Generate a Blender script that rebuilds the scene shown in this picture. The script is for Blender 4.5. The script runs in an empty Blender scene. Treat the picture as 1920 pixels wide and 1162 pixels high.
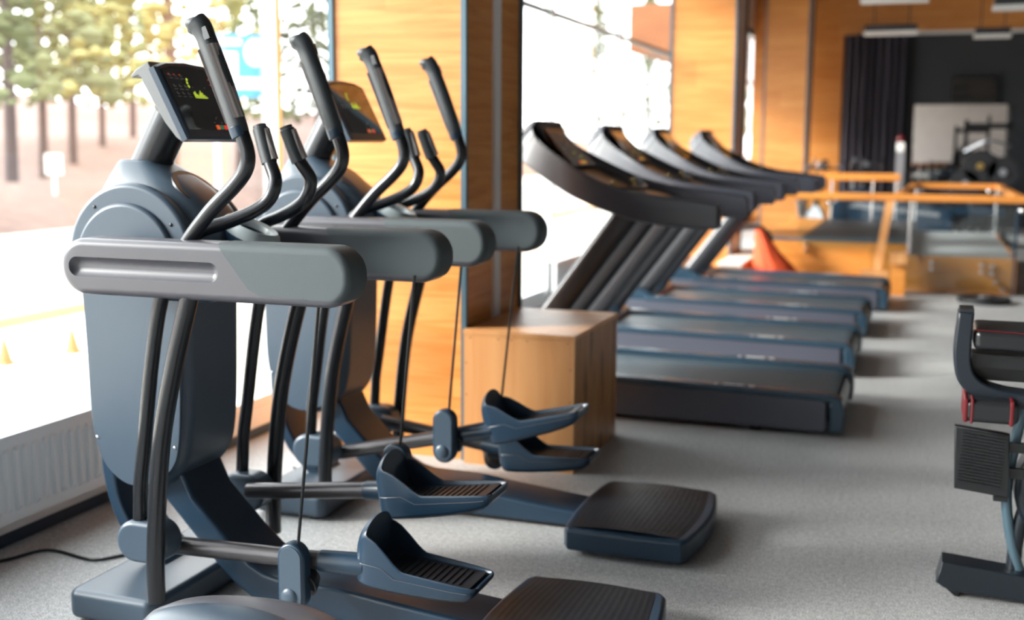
import bpy, bmesh, math, random
from mathutils import Vector, Matrix
random.seed(7)
PI = math.pi
S = bpy.context.scene
COL = S.collection

# ---------------------------------------------------------------- camera, sky, light, exposure
CAM_H, CAM_F, CAM_DYH, CAM_DX, CAM_ROLL = 1.4, 2168.0, 315.15, 775.0, 0.0054
_th = math.atan(CAM_DYH / CAM_F)
_yaw = math.atan(CAM_DX / (CAM_F * math.cos(_th) + CAM_DYH * math.sin(_th)))
_fw = Vector((-math.sin(_yaw) * math.cos(_th), math.cos(_yaw) * math.cos(_th), -math.sin(_th)))
_r0 = Vector((math.cos(_yaw), math.sin(_yaw), 0)); _u0 = _r0.cross(_fw)
_rt = _r0 * math.cos(CAM_ROLL) + _u0 * math.sin(CAM_ROLL)
_up = -_r0 * math.sin(CAM_ROLL) + _u0 * math.cos(CAM_ROLL)
cam_data = bpy.data.cameras.new('camera')
cam_data.sensor_width = 36.0
cam_data.lens = 36.0 * CAM_F / 1920.0
cam_data.clip_start = 0.05; cam_data.clip_end = 400
cam_data.dof.use_dof = True
cam_data.dof.focus_distance = 2.75
cam_data.dof.aperture_fstop = 2.0
camera = bpy.data.objects.new('camera', cam_data)
COL.objects.link(camera)
m = Matrix((( _rt.x, _up.x, -_fw.x), (_rt.y, _up.y, -_fw.y), (_rt.z, _up.z, -_fw.z))).to_4x4()
m.translation = Vector((0, 0, CAM_H))
camera.matrix_world = m
S.camera = camera

world = bpy.data.worlds.new('world'); S.world = world
world.use_nodes = True
wn = world.node_tree.nodes; wl = world.node_tree.links
bg = wn['Background']
bg.inputs['Color'].default_value = (0.97, 0.985, 1.0, 1)
bg.inputs['Strength'].default_value = 7.0
def add_sun(name, strength, angle, direction, color=(1, .96, .90)):
    d = bpy.data.lights.new(name, 'SUN'); d.energy = strength; d.angle = math.radians(angle); d.color = color
    o = bpy.data.objects.new(name, d); COL.objects.link(o)
    o.rotation_euler = Vector(direction).to_track_quat('-Z', 'Y').to_euler(); o.location = (-12, -4, 12)
    return o
add_sun('sun', 9.0, 16, (0.84, 0.42, -0.40))
S.view_settings.view_transform = 'Standard'
S.view_settings.look = 'None'
S.view_settings.gamma = 1
S.view_settings.use_curve_mapping = False
S.view_settings.exposure = 0.12

# ---------------------------------------------------------------- materials
def newmat(name):
    mt = bpy.data.materials.new(name); mt.use_nodes = True
    return mt, mt.node_tree.nodes, mt.node_tree.links, mt.node_tree.nodes['Principled BSDF']
def plain(name, col, rough=.5, metal=0, spec=.5, bump=0, bscale=200, emit=None, es=1, var=0, coat=0):
    mt, n, l, b = newmat(name)
    b.inputs['Base Color'].default_value = (*col, 1)
    b.inputs['Roughness'].default_value = rough
    b.inputs['Metallic'].default_value = metal
    b.inputs['Specular IOR Level'].default_value = spec
    b.inputs['Coat Weight'].default_value = coat
    if emit:
        b.inputs['Emission Color'].default_value = (*emit, 1); b.inputs['Emission Strength'].default_value = es
    tc = n.new('ShaderNodeTexCoord')
    if var:
        nz = n.new('ShaderNodeTexNoise'); nz.inputs['Scale'].default_value = 3.0; nz.inputs['Detail'].default_value = 5
        mp = n.new('ShaderNodeMixRGB'); mp.blend_type = 'MIX'
        mp.inputs['Color1'].default_value = (*[c * (1 - var) for c in col], 1)
        mp.inputs['Color2'].default_value = (*[min(1, c * (1 + var)) for c in col], 1)
        l.new(tc.outputs['Object'], nz.inputs['Vector']); l.new(nz.outputs['Fac'], mp.inputs['Fac'])
        l.new(mp.outputs['Color'], b.inputs['Base Color'])
    if bump:
        nb = n.new('ShaderNodeTexNoise'); nb.inputs['Scale'].default_value = bscale; nb.inputs['Detail'].default_value = 2
        bp = n.new('ShaderNodeBump'); bp.inputs['Strength'].default_value = bump; bp.inputs['Distance'].default_value = .002
        l.new(tc.outputs['Object'], nb.inputs['Vector']); l.new(nb.outputs['Fac'], bp.inputs['Height'])
        l.new(bp.outputs['Normal'], b.inputs['Normal'])
    return mt
def wood(name, c1, c2, c3, axis='X', plank=.28, rough=.38, grain=1.0, spots=0.0, length=1.4):
    """Veneer: grain streaks along one axis, plank to plank tone changes, a few knots."""
    mt, n, l, b = newmat(name)
    tc = n.new('ShaderNodeTexCoord')
    sep = n.new('ShaderNodeSeparateXYZ'); l.new(tc.outputs['Object'], sep.inputs[0])
    along, across = {'X': ('X', 'Z'), 'Z': ('Z', 'X'), 'Y': ('Y', 'X')}[axis]
    mp = n.new('ShaderNodeMapping')
    sc = {'X': (1.6, 1.6, 26), 'Z': (20, 20, 1.3), 'Y': (26, 1.6, 26)}[axis]
    mp.inputs['Scale'].default_value = tuple(s * grain for s in sc)
    l.new(tc.outputs['Object'], mp.inputs[0])
    nz = n.new('ShaderNodeTexNoise'); nz.inputs['Scale'].default_value = 1.0; nz.inputs['Detail'].default_value = 7
    nz.inputs['Distortion'].default_value = 1.1
    l.new(mp.outputs[0], nz.inputs['Vector'])
    # plank tone from a snapped coordinate
    d1 = n.new('ShaderNodeMath'); d1.operation = 'DIVIDE'; d1.inputs[1].default_value = plank
    l.new(sep.outputs[across], d1.inputs[0])
    f1 = n.new('ShaderNodeMath'); f1.operation = 'FLOOR'; l.new(d1.outputs[0], f1.inputs[0])
    o1 = n.new('ShaderNodeMath'); o1.operation = 'MULTIPLY_ADD'; o1.inputs[1].default_value = .37
    s1 = n.new('ShaderNodeMath'); s1.operation = 'DIVIDE'; s1.inputs[1].default_value = length
    l.new(sep.outputs[along], s1.inputs[0])
    l.new(f1.outputs[0], o1.inputs[0]); l.new(s1.outputs[0], o1.inputs[2])
    f2 = n.new('ShaderNodeMath'); f2.operation = 'FLOOR'; l.new(o1.outputs[0], f2.inputs[0])
    cb = n.new('ShaderNodeCombineXYZ'); l.new(f1.outputs[0], cb.inputs[0]); l.new(f2.outputs[0], cb.inputs[1])
    wnz = n.new('ShaderNodeTexWhiteNoise'); l.new(cb.outputs[0], wnz.inputs['Vector'])
    rp = n.new('ShaderNodeValToRGB')
    rp.color_ramp.elements[0].position = .34; rp.color_ramp.elements[0].color = (*c1, 1)
    rp.color_ramp.elements[1].position = .62; rp.color_ramp.elements[1].color = (*c2, 1)
    l.new(nz.outputs['Fac'], rp.inputs[0])
    mx = n.new('ShaderNodeMixRGB'); mx.inputs['Color2'].default_value = (*c3, 1)
    ms = n.new('ShaderNodeMath'); ms.operation = 'MULTIPLY'; ms.inputs[1].default_value = .5
    l.new(wnz.outputs['Value'], ms.inputs[0]); l.new(ms.outputs[0], mx.inputs['Fac'])
    l.new(rp.outputs[0], mx.inputs['Color1'])
    out = mx.outputs[0]
    if spots:
        m2 = n.new('ShaderNodeMapping'); m2.inputs['Scale'].default_value = {'Z': (9, 9, 1.6), 'X': (1.6, 1.6, 9), 'Y': (9, 1.6, 9)}[axis]
        l.new(tc.outputs['Object'], m2.inputs[0])
        n2 = n.new('ShaderNodeTexNoise'); n2.inputs['Scale'].default_value = 1.6; n2.inputs['Detail'].default_value = 3
        l.new(m2.outputs[0], n2.inputs['Vector'])
        r2 = n.new('ShaderNodeValToRGB'); r2.color_ramp.elements[0].position = .54; r2.color_ramp.elements[1].position = .63
        r2.color_ramp.elements[0].color = (0, 0, 0, 1); r2.color_ramp.elements[1].color = (spots, spots, spots, 1)
        l.new(n2.outputs['Fac'], r2.inputs[0])
        m3 = n.new('ShaderNodeMixRGB'); m3.inputs['Color2'].default_value = (.10, .045, .012, 1)
        l.new(r2.outputs[0], m3.inputs['Fac']); l.new(out, m3.inputs['Color1']); out = m3.outputs[0]
    l.new(out, b.inputs['Base Color'])
    b.inputs['Roughness'].default_value = rough
    bp = n.new('ShaderNodeBump'); bp.inputs['Strength'].default_value = .08; bp.inputs['Distance'].default_value = .003
    l.new(nz.outputs['Fac'], bp.inputs['Height']); l.new(bp.outputs['Normal'], b.inputs['Normal'])
    return mt
def carpet():
    mt, n, l, b = newmat('rubber_carpet_grey')
    tc = n.new('ShaderNodeTexCoord')
    n1 = n.new('ShaderNodeTexNoise'); n1.inputs['Scale'].default_value = 230; n1.inputs['Detail'].default_value = 3
    n2 = n.new('ShaderNodeTexNoise'); n2.inputs['Scale'].default_value = 55; n2.inputs['Detail'].default_value = 6
    n3 = n.new('ShaderNodeTexNoise'); n3.inputs['Scale'].default_value = 1.3; n3.inputs['Detail'].default_value = 4
    for q in (n1, n2, n3): l.new(tc.outputs['Object'], q.inputs['Vector'])
    r1 = n.new('ShaderNodeValToRGB'); r1.color_ramp.elements[0].position = .36; r1.color_ramp.elements[1].position = .66
    r1.color_ramp.elements[0].color = (.17, .175, .18, 1); r1.color_ramp.elements[1].color = (.66, .665, .67, 1)
    l.new(n1.outputs['Fac'], r1.inputs[0])
    mx = n.new('ShaderNodeMixRGB'); mx.blend_type = 'OVERLAY'; mx.inputs['Fac'].default_value = .55
    l.new(r1.outputs[0], mx.inputs['Color1']); l.new(n2.outputs['Fac'], mx.inputs['Color2'])
    m2 = n.new('ShaderNodeMixRGB'); m2.blend_type = 'SOFT_LIGHT'; m2.inputs['Fac'].default_value = .5
    l.new(mx.outputs[0], m2.inputs['Color1']); l.new(n3.outputs['Fac'], m2.inputs['Color2'])
    l.new(m2.outputs[0], b.inputs['Base Color'])
    b.inputs['Roughness'].default_value = .5
    bp = n.new('ShaderNodeBump'); bp.inputs['Strength'].default_value = .5; bp.inputs['Distance'].default_value = .002
    l.new(n1.outputs['Fac'], bp.inputs['Height']); l.new(bp.outputs['Normal'], b.inputs['Normal'])
    return mt
def thin_glass(name, tint=(1, 1, 1), refl=.06):
    mt = bpy.data.materials.new(name); mt.use_nodes = True
    n = mt.node_tree.nodes; l = mt.node_tree.links; n.clear()
    o = n.new('ShaderNodeOutputMaterial'); t = n.new('ShaderNodeBsdfTransparent'); g = n.new('ShaderNodeBsdfGlossy')
    t.inputs[0].default_value = (*tint, 1); g.inputs['Roughness'].default_value = .03
    mx = n.new('ShaderNodeMixShader'); lw = n.new('ShaderNodeLayerWeight'); lw.inputs[0].default_value = .15
    mm = n.new('ShaderNodeMath'); mm.operation = 'MULTIPLY_ADD'; mm.inputs[1].default_value = .35; mm.inputs[2].default_value = refl
    l.new(lw.outputs['Fresnel'], mm.inputs[0]); l.new(mm.outputs[0], mx.inputs[0])
    l.new(t.outputs[0], mx.inputs[1]); l.new(g.outputs[0], mx.inputs[2]); l.new(mx.outputs[0], o.inputs[0])
    return mt
def ridged(name, col, col2, axis, period, rough=.5, dist=.004):
    """Fine parallel ribs (bump plus slight tone) along an object axis."""
    mt, n, l, b = newmat(name)
    tc = n.new('ShaderNodeTexCoord'); sp = n.new('ShaderNodeSeparateXYZ'); l.new(tc.outputs['Object'], sp.inputs[0])
    mu = n.new('ShaderNodeMath'); mu.operation = 'MULTIPLY'; mu.inputs[1].default_value = 2 * PI / period
    l.new(sp.outputs[axis], mu.inputs[0])
    si = n.new('ShaderNodeMath'); si.operation = 'SINE'; l.new(mu.outputs[0], si.inputs[0])
    ma = n.new('ShaderNodeMapRange'); ma.inputs[1].default_value = -1; l.new(si.outputs[0], ma.inputs[0])
    mx = n.new('ShaderNodeMixRGB'); mx.inputs['Color1'].default_value = (*col2, 1); mx.inputs['Color2'].default_value = (*col, 1)
    l.new(ma.outputs[0], mx.inputs['Fac']); l.new(mx.outputs[0], b.inputs['Base Color'])
    bp = n.new('ShaderNodeBump'); bp.inputs['Distance'].default_value = dist; bp.inputs['Strength'].default_value = .8
    l.new(ma.outputs[0], bp.inputs['Height']); l.new(bp.outputs['Normal'], b.inputs['Normal'])
    b.inputs['Roughness'].default_value = rough
    return mt

M = {}
M['shell'] = plain('blue_grey_plastic', (.046, .070, .100), .36, spec=.5, bump=.05, bscale=500)
M['shell_dark'] = plain('dark_blue_plastic', (.011, .030, .056), .33, spec=.5)
M['navy_black'] = plain('navy_black_paint', (.008, .013, .020), .35)
M['ring_grey'] = plain('pale_grey_plastic', (.30, .35, .37), .35)
M['console_side'] = plain('speckled_grey_plastic', (.115, .125, .135), .5, bump=.3, bscale=700)
M['recess'] = plain('dark_brown_window', (.045, .016, .008), .35)
M['link_metal'] = plain('link_tube_metal', (.085, .080, .085), .30, metal=.5)
M['housing'] = plain('warm_grey_plastic', (.074, .074, .088), .34, spec=.5)
M['pad'] = plain('textured_grey_rubber', (.046, .062, .070), .6, bump=.7, bscale=900)
M['tube'] = plain('dark_satin_metal', (.015, .017, .021), .24, metal=.2, spec=.6)
M['grip'] = plain('charcoal_grip_rubber', (.026, .033, .039), .45, bump=.3, bscale=900)
M['sensor'] = ridged('brushed_sensor_metal', (.33, .30, .29), (.17, .15, .15), 'Y', .009, .3, .001)
M['black'] = plain('black_plastic', (.010, .011, .013), .35)
M['mat_black'] = plain('black_rubber', (.010, .011, .014), .5, bump=.3, bscale=600)
M['tread'] = plain('ribbed_black_rubber', (.008, .010, .015), .42, spec=.4)
M['screen'] = plain('black_glass', (.006, .006, .007), .06, spec=.6, coat=.5)
M['screen_t'] = plain('brown_black_glass', (.020, .010, .006), .12, spec=.7, coat=.4)
M['led_g'] = plain('led_yellow_green', (.4, .5, .05), .5, emit=(.62, .80, .06), es=.75)
M['led_r'] = plain('led_red', (.5, .03, .02), .4, emit=(1, .06, .03), es=.55)
M['led_t'] = plain('key_green', (.03, .2, .12), .4, emit=(.05, .35, .2), es=.25)
M['led_o'] = plain('key_orange', (.7, .12, .03), .4, emit=(1, .16, .04), es=.5)
M['mark'] = plain('printed_marks_grey', (.30, .32, .33), .5)
M['markw'] = plain('printed_letters_pale', (.75, .74, .70), .5)
M['chrome'] = plain('bright_metal', (.75, .76, .78), .18, metal=1)
M['alu'] = plain('painted_aluminium_white', (.78, .79, .80), .35)
M['trim'] = plain('blue_grey_steel_trim', (.085, .145, .185), .4, metal=.3)
M['steel'] = plain('grey_steel', (.40, .42, .46), .35, metal=.7)
M['radiator'] = plain('radiator_grey_enamel', (.70, .72, .73), .35)
M['white'] = plain('white_paint', (.80, .80, .78), .5)
M['darkwall'] = plain('charcoal_wall_paint', (.028, .031, .037), .6, var=.15)
M['curtain'] = plain('charcoal_curtain_cloth', (.085, .080, .105), .8)
M['ceil'] = plain('grey_ceiling_paint', (.09, .09, .095), .8, var=.1)
M['brick'] = plain('pale_plaster_wall', (.62, .55, .50), .8, var=.12)
M['side_wall'] = plain('mid_grey_wall_paint', (.26, .25, .245), .8, var=.1)
M['mirror'] = plain('mirror_glass', (.85, .85, .86), .02, metal=1)
M['cable'] = plain('black_cable', (.008, .009, .011), .3)
M['red'] = plain('red_plastic', (.11, .003, .007), .4)
M['redcloth'] = plain('orange_red_cloth', (.72, .085, .02), .75, bump=.5, bscale=60)
M['gold'] = plain('brass', (.75, .55, .2), .25, metal=1)
M['deck_side'] = plain('graphite_side_panel', (.075, .080, .108), .36)
M['deck_trim'] = plain('steel_blue_trim', (.022, .050, .080), .25, spec=.6)
M['belt'] = plain('running_belt', (.036, .062, .082), .42, bump=.2, bscale=400)
M['console_t'] = plain('treadmill_console_plastic', (.030, .033, .046), .32, spec=.55)
M['post_t'] = plain('treadmill_post_paint', (.042, .043, .048), .26, metal=.3)
M['asphalt'] = plain('bleached_paving', (.62, .58, .50), .8, var=.06)
M['road'] = plain('road_asphalt', (.40, .41, .42), .8, var=.05)
M['curb'] = plain('curb_yellow_stone', (.55, .40, .22), .8)
M['soil'] = plain('leafy_hillside_soil', (.145, .085, .066), .9, var=.5)
M['trunk'] = plain('pine_bark', (.085, .062, .058), .9, var=.3)
M['leaf1'] = plain('pine_needles_olive', (.150, .160, .060), .8, var=.5)
M['leaf2'] = plain('pine_needles_green', (.115, .125, .055), .8, var=.5)
M['leaf3'] = plain('autumn_leaves', (.26, .24, .09), .8, var=.4)
M['cone'] = plain('traffic_cone_orange', (.75, .22, .08), .6)
M['blue'] = plain('sign_blue', (.06, .26, .50), .5)
M['soffit'] = plain('brown_timber_soffit', (.26, .09, .03), .6, var=.4)
M['wood'] = wood('oak_veneer_horizontal', (.58, .215, .042), (.74, .33, .090), (.44, .125, .020), 'X')
M['woodrail'] = wood('oiled_rail_wood', (.60, .215, .035), (.72, .30, .07), (.5, .16, .03), 'X', plank=.5)
M['ply'] = wood('plywood_box', (.60, .27, .095), (.72, .37, .15), (.50, .20, .065), 'Z', plank=.19, grain=.55, spots=.0, rough=.42, length=2.5)
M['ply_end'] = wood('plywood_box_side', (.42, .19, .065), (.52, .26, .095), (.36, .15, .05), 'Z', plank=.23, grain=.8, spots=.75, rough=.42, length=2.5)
M['floor'] = carpet()
M['glass'] = thin_glass('window_glass', (.97, .985, .98), .03)
M['glass_b'] = thin_glass('balustrade_glass', (.92, .965, .97), .05)

# ---------------------------------------------------------------- mesh helpers
class MB:
    def __init__(s): s.v = []; s.f = []; s.mi = []; s.cur = 0
    def add(s, verts, faces):
        o = len(s.v); s.v += [tuple(p) for p in verts]
        for f in faces: s.f.append([o + i for i in f]); s.mi.append(s.cur)
        return s
    def mat(s, i): s.cur = i; return s
    def box(s, x0, x1, y0, y1, z0, z1, M4=None):
        vs = [Vector(p) for p in ((x0, y0, z0), (x1, y0, z0), (x1, y1, z0), (x0, y1, z0), (x0, y0, z1), (x1, y0, z1), (x1, y1, z1), (x0, y1, z1))]
        if M4: vs = [M4 @ p for p in vs]
        return s.add(vs, [(0, 3, 2, 1), (4, 5, 6, 7), (0, 1, 5, 4), (1, 2, 6, 5), (2, 3, 7, 6), (3, 0, 4, 7)])
    def loft(s, rings, cap=True, closed=True):
        n = len(rings[0]); vs = [p for r in rings for p in r]; fs = []
        for k in range(len(rings) - 1):
            for i in range(n if closed else n - 1):
                j = (i + 1) % n
                fs.append((k * n + i, k * n + j, (k + 1) * n + j, (k + 1) * n + i))
        if cap:
            fs.append(tuple(range(n - 1, -1, -1))); fs.append(tuple((len(rings) - 1) * n + i for i in range(n)))
        return s.add(vs, fs)
    def rounded(s, prof, y0, y1, r=.01, seg=4, plane='XZ', z_shift=None):
        """Extrude a closed outline with rounded rims. plane XZ: extrudes along Y; XY: along Z; YZ: along X."""
        P = [Vector((a, b)) for a, b in prof]; n = len(P)
        area = sum(P[i].x * P[(i + 1) % n].y - P[(i + 1) % n].x * P[i].y for i in range(n))
        if area < 0: P.reverse()
        N = []
        for i in range(n):
            e1 = (P[i] - P[i - 1]); e2 = (P[(i + 1) % n] - P[i])
            n1 = Vector((-e1.y, e1.x)).normalized(); n2 = Vector((-e2.y, e2.x)).normalized()
            t = n1 + n2
            if t.length < 1e-6: t = n1
            t.normalize(); c = max(.45, t.dot(n1)); N.append(t / c)
        lv = []
        for k in range(seg + 1):
            a = PI / 2 * k / seg; lv.append((y0 + r * (1 - math.sin(a)), r * (1 - math.cos(a))))
        lv = [(y0 + r * (1 - math.cos(PI / 2 * k / seg)), r * (1 - math.sin(PI / 2 * k / seg))) for k in range(seg + 1)]
        lv2 = [(y0 + y1 - y, d) for y, d in reversed(lv)]
        rings = []
        for y, d in lv + lv2:
            ring = []
            for i in range(n):
                q = P[i] + N[i] * d
                ring.append({'XZ': (q.x, y, q.y), 'XY': (q.x, q.y, y), 'YZ': (y, q.x, q.y)}[plane])
            rings.append(ring)
        return s.loft(rings)
    def tube(s, pts, r, n=16, ns=None, smooth=6, up=None, asp=1.0, cap=True):
        P = catmull(pts, smooth) if smooth else [Vector(p) for p in pts]
        R = r if callable(r) else (lambda t: r)
        L = [0]
        for i in range(1, len(P)): L.append(L[-1] + (P[i] - P[i - 1]).length)
        T = [(P[min(i + 1, len(P) - 1)] - P[max(i - 1, 0)]).normalized() for i in range(len(P))]
        u = Vector(up) if up else (Vector((0, 1, 0)) if abs(T[0].y) < .9 else Vector((1, 0, 0)))
        rings = []
        for i, p in enumerate(P):
            u = (u - T[i] * u.dot(T[i])).normalized(); v = T[i].cross(u)
            rr = R(L[i] / max(L[-1], 1e-9))
            rings.append([p + u * (rr * math.cos(2 * PI * k / n)) + v * (rr * asp * math.sin(2 * PI * k / n)) for k in range(n)])
        return s.loft(rings, cap)
    def cyl(s, a, b, r, r2=None, n=24, bev=0):
        a = Vector(a); b = Vector(b); d = (b - a); L = d.length; d.normalize()
        r2 = r if r2 is None else r2
        u = Vector((0, 0, 1)) if abs(d.z) < .9 else Vector((1, 0, 0))
        u = (u - d * u.dot(d)).normalized(); v = d.cross(u)
        st = [(0, r), (L, r2)] if not bev else [(0, r - bev), (bev * .3, r - bev * .3), (bev, r), (L - bev, r2), (L - bev * .3, r2 - bev * .3), (L, r2 - bev)]
        return s.loft([[a + d * t + u * (q * math.cos(2 * PI * k / n)) + v * (q * math.sin(2 * PI * k / n)) for k in range(n)] for t, q in st])
    def lathe(s, prof, c=(0, 0, 0), n=28):
        return s.loft([[(c[0] + r * math.cos(2 * PI * k / n), c[1] + r * math.sin(2 * PI * k / n), c[2] + z) for k in range(n)] for r, z in prof])
    def ball(s, c, r, sx=1, sy=1, sz=1, nu=16, nv=10):
        rings = []
        for j in range(nv + 1):
            a = -PI / 2 + PI * j / nv; rr = max(1e-4, math.cos(a))
            rings.append([(c[0] + r * sx * rr * math.cos(2 * PI * k / nu), c[1] + r * sy * rr * math.sin(2 * PI * k / nu), c[2] + r * sz * math.sin(a)) for k in range(nu)])
        return s.loft(rings)
    def xf(s, M4):
        s.v = [tuple(M4 @ Vector(p)) for p in s.v]; return s
def catmull(pts, k):
    P = [Vector(p) for p in pts]
    if len(P) < 3: return P
    Q = [P[0] * 2 - P[1]] + P + [P[-1] * 2 - P[-2]]; out = []
    for i in range(1, len(Q) - 2):
        for j in range(k):
            t = j / k; a, b, c, d = Q[i - 1], Q[i], Q[i + 1], Q[i + 2]
            out.append(.5 * ((2 * b) + (c - a) * t + (2 * a - 5 * b + 4 * c - d) * t * t + (3 * b - a - 3 * c + d) * t ** 3))
    out.append(P[-1]); return out
def cm2(pts, k=4):
    return [(p.x, p.y) for p in catmull([(a, b, 0) for a, b in pts], k)]
def stadium(x0, x1, z0, z1, r=None, n=8):
    h = (z1 - z0) / 2; w = (x1 - x0) / 2; r = min(h, w) if r is None else r; out = []
    for cx, cz, a0 in ((x1 - r, z0 + r, -90), (x1 - r, z1 - r, 0), (x0 + r, z1 - r, 90), (x0 + r, z0 + r, 180)):
        for k in range(n + 1):
            a = math.radians(a0 + 90 * k / n); out.append((cx + r * math.cos(a), cz + r * math.sin(a)))
    res = []
    for p in out:
        if not res or (abs(p[0] - res[-1][0]) + abs(p[1] - res[-1][1])) > 1e-5: res.append(p)
    if abs(res[0][0] - res[-1][0]) + abs(res[0][1] - res[-1][1]) < 1e-5: res.pop()
    return res
def circle(cx, cz, r, n=48): return [(cx + r * math.cos(2 * PI * k / n), cz + r * math.sin(2 * PI * k / n)) for k in range(n)]
def obj(name, mb, mats, parent=None, smooth=True, wn=True, angle=40, loc=None):
    me = bpy.data.meshes.new(name)
    me.from_pydata(mb.v, [], mb.f); me.validate()
    if not isinstance(mats, (list, tuple)): mats = [mats]
    for mt in mats: me.materials.append(M[mt] if isinstance(mt, str) else mt)
    if len(mats) > 1 and len(mb.mi) == len(me.polygons): me.polygons.foreach_set('material_index', mb.mi)
    b = bmesh.new(); b.from_mesh(me); bmesh.ops.recalc_face_normals(b, faces=b.faces); b.to_mesh(me); b.free()
    if smooth:
        me.polygons.foreach_set('use_smooth', [True] * len(me.polygons))
        me.set_sharp_from_angle(angle=math.radians(angle))
    me.update()
    o = bpy.data.objects.new(name, me); COL.objects.link(o)
    if parent: o.parent = parent
    if loc: o.location = loc
    if smooth and wn:
        w = o.modifiers.new('wn', 'WEIGHTED_NORMAL'); w.keep_sharp = True; w.weight = 60
    return o
def thing(name, label, cat, loc=(0, 0, 0), rz=0, group=None):
    o = bpy.data.objects.new(name, None); COL.objects.link(o); o.empty_display_size = .1
    o.location = loc; o.rotation_euler = (0, 0, rz); o['label'] = label; o['category'] = cat
    if group: o['group'] = group
    return o
def tag(o, label, cat, group=None):
    o['label'] = label; o['category'] = cat
    if group: o['group'] = group
    return o
def struct(name, mb, mats, parent=None, **k):
    o = obj(name, mb, mats, parent, **k)
    if not parent: o['kind'] = 'structure'
    return o
def copy_tree(o, parent=None):
    kids = [c for c in bpy.data.objects if c.parent == o]
    c = o.copy(); COL.objects.link(c); c.parent = parent
    for k in kids: copy_tree(k, c)
    return c
def rotY(c, deg):
    """Pitch about a lateral axis through c: positive lifts the +x end."""
    return Matrix.Translation(Vector(c)) @ Matrix.Rotation(math.radians(-deg), 4, 'Y') @ Matrix.Translation(-Vector(c))

# ---------------------------------------------------------------- room
WX = -2.95
struct('floor', MB().box(WX - .1, 9, -7, 30, -.12, 0), 'floor', smooth=False)
struct('ceiling', MB().box(WX - .1, 9, -7, 30, 3.95, 4.15), 'ceil', smooth=False)
struct('wall_right', MB().box(6, 6.2, -7, 30, -.1, 4), 'side_wall', smooth=False)
# wall behind the camera: pale plaster
mb = MB()
mb.box(WX - .1, 9, -7.2, -7, 0, 3.95)
struct('wall_back', mb, 'brick', smooth=False)
# window wall
mull = [-6.9, -4.4, -1.9, .6, 2.75 - .9, 4.94, 7.2, 9.32, 11.62, 14.6, 17.0, 19.6, 22.2]
mull = [-6.9, -4.4, -1.6, 1.2, 4.94, 7.2, 9.32, 11.62, 14.6, 17.0, 19.6, 22.2]
mb = MB().box(WX - .35, WX, -7, 30, 3.35, 3.95)
struct('wall_left', mb, 'white', smooth=False)
mb = MB()
mb.box(WX - .09, WX + .012, -7, 30, 0.0, .045)
struct('baseboard_left', mb, 'shell_dark', smooth=False)
mb = MB().box(WX - .12, WX + .008, -7, 30, .045, .14)
struct('trim_1', mb, 'white', smooth=False)
for i in range(len(mull) - 1):
    a, b = mull[i], mull[i + 1]
    w = .055 if i != 4 else .04
    f = MB()
    f.box(WX - .07, WX, a, a + w, .14, 3.35); f.box(WX - .07, WX, a + w, b, 3.30, 3.35)
    f.box(WX - .07, WX, a + w, b, .14, .18); f.box(WX - .07, WX, a + w, b, 3.30, 3.35)
    fr = struct('window_%d' % (i + 1), f, 'alu', smooth=False)
    obj('transom', MB().box(WX - .06, WX - .01, a + w, b, 2.44, 2.475), 'trim', fr, smooth=False)
    obj('window_pane', MB().box(WX - .045, WX - .037, a + w, b, .18, 3.30), 'glass', fr, smooth=False)
# dark narrow casement leaf at the near end of the first pillar bay
# pillars clad in wood, edged in steel
def pillar(k, y0, d=.76, x0=-2.49, x1=-1.862):
    p = struct('wall_pillar_%d' % k, MB().box(x0 + .01, x1 - .01, y0 + .01, y0 + d - .01, 0, 3.95), 'wood', smooth=False)
    t = MB()
    for x in (x0 - .012, x1 - .012):
        for y in (y0 - .002, y0 + d - .022): t.box(x, x + (.024 if y < y0 + .1 else .022), y, y + (.024 if y < y0 + .1 else .014), 0, 3.95)
    obj('corner_trim', t, 'trim', p, smooth=False)
    obj('steel_strip', MB().box(x1 - .011, x1 + .004, y0 + d * .50, y0 + d * .60, 0, 3.95), 'alu', p, smooth=False)
    return p
pillar(1, 4.63); pillar(2, 11.84, x1=-1.84); pillar(3, 19.05, x1=-1.82)

# back wall: wood frame round a charcoal niche
mb = MB().box(WX, -1.42, 21, 21.2, 0, 3.95).box(-1.42, 9, 21, 21.2, 3.24, 3.95)
struct('wall_far', mb, 'wood', smooth=False)
struct('wall_niche', MB().box(-1.42, 9, 21.1, 21.3, 0, 3.24), 'darkwall', smooth=False)['kind'] = 'structure'
struct('trim_2', MB().box(-.42, 9, 20.97, 21.05, 3.22, 3.27), 'white', smooth=False)

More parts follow.
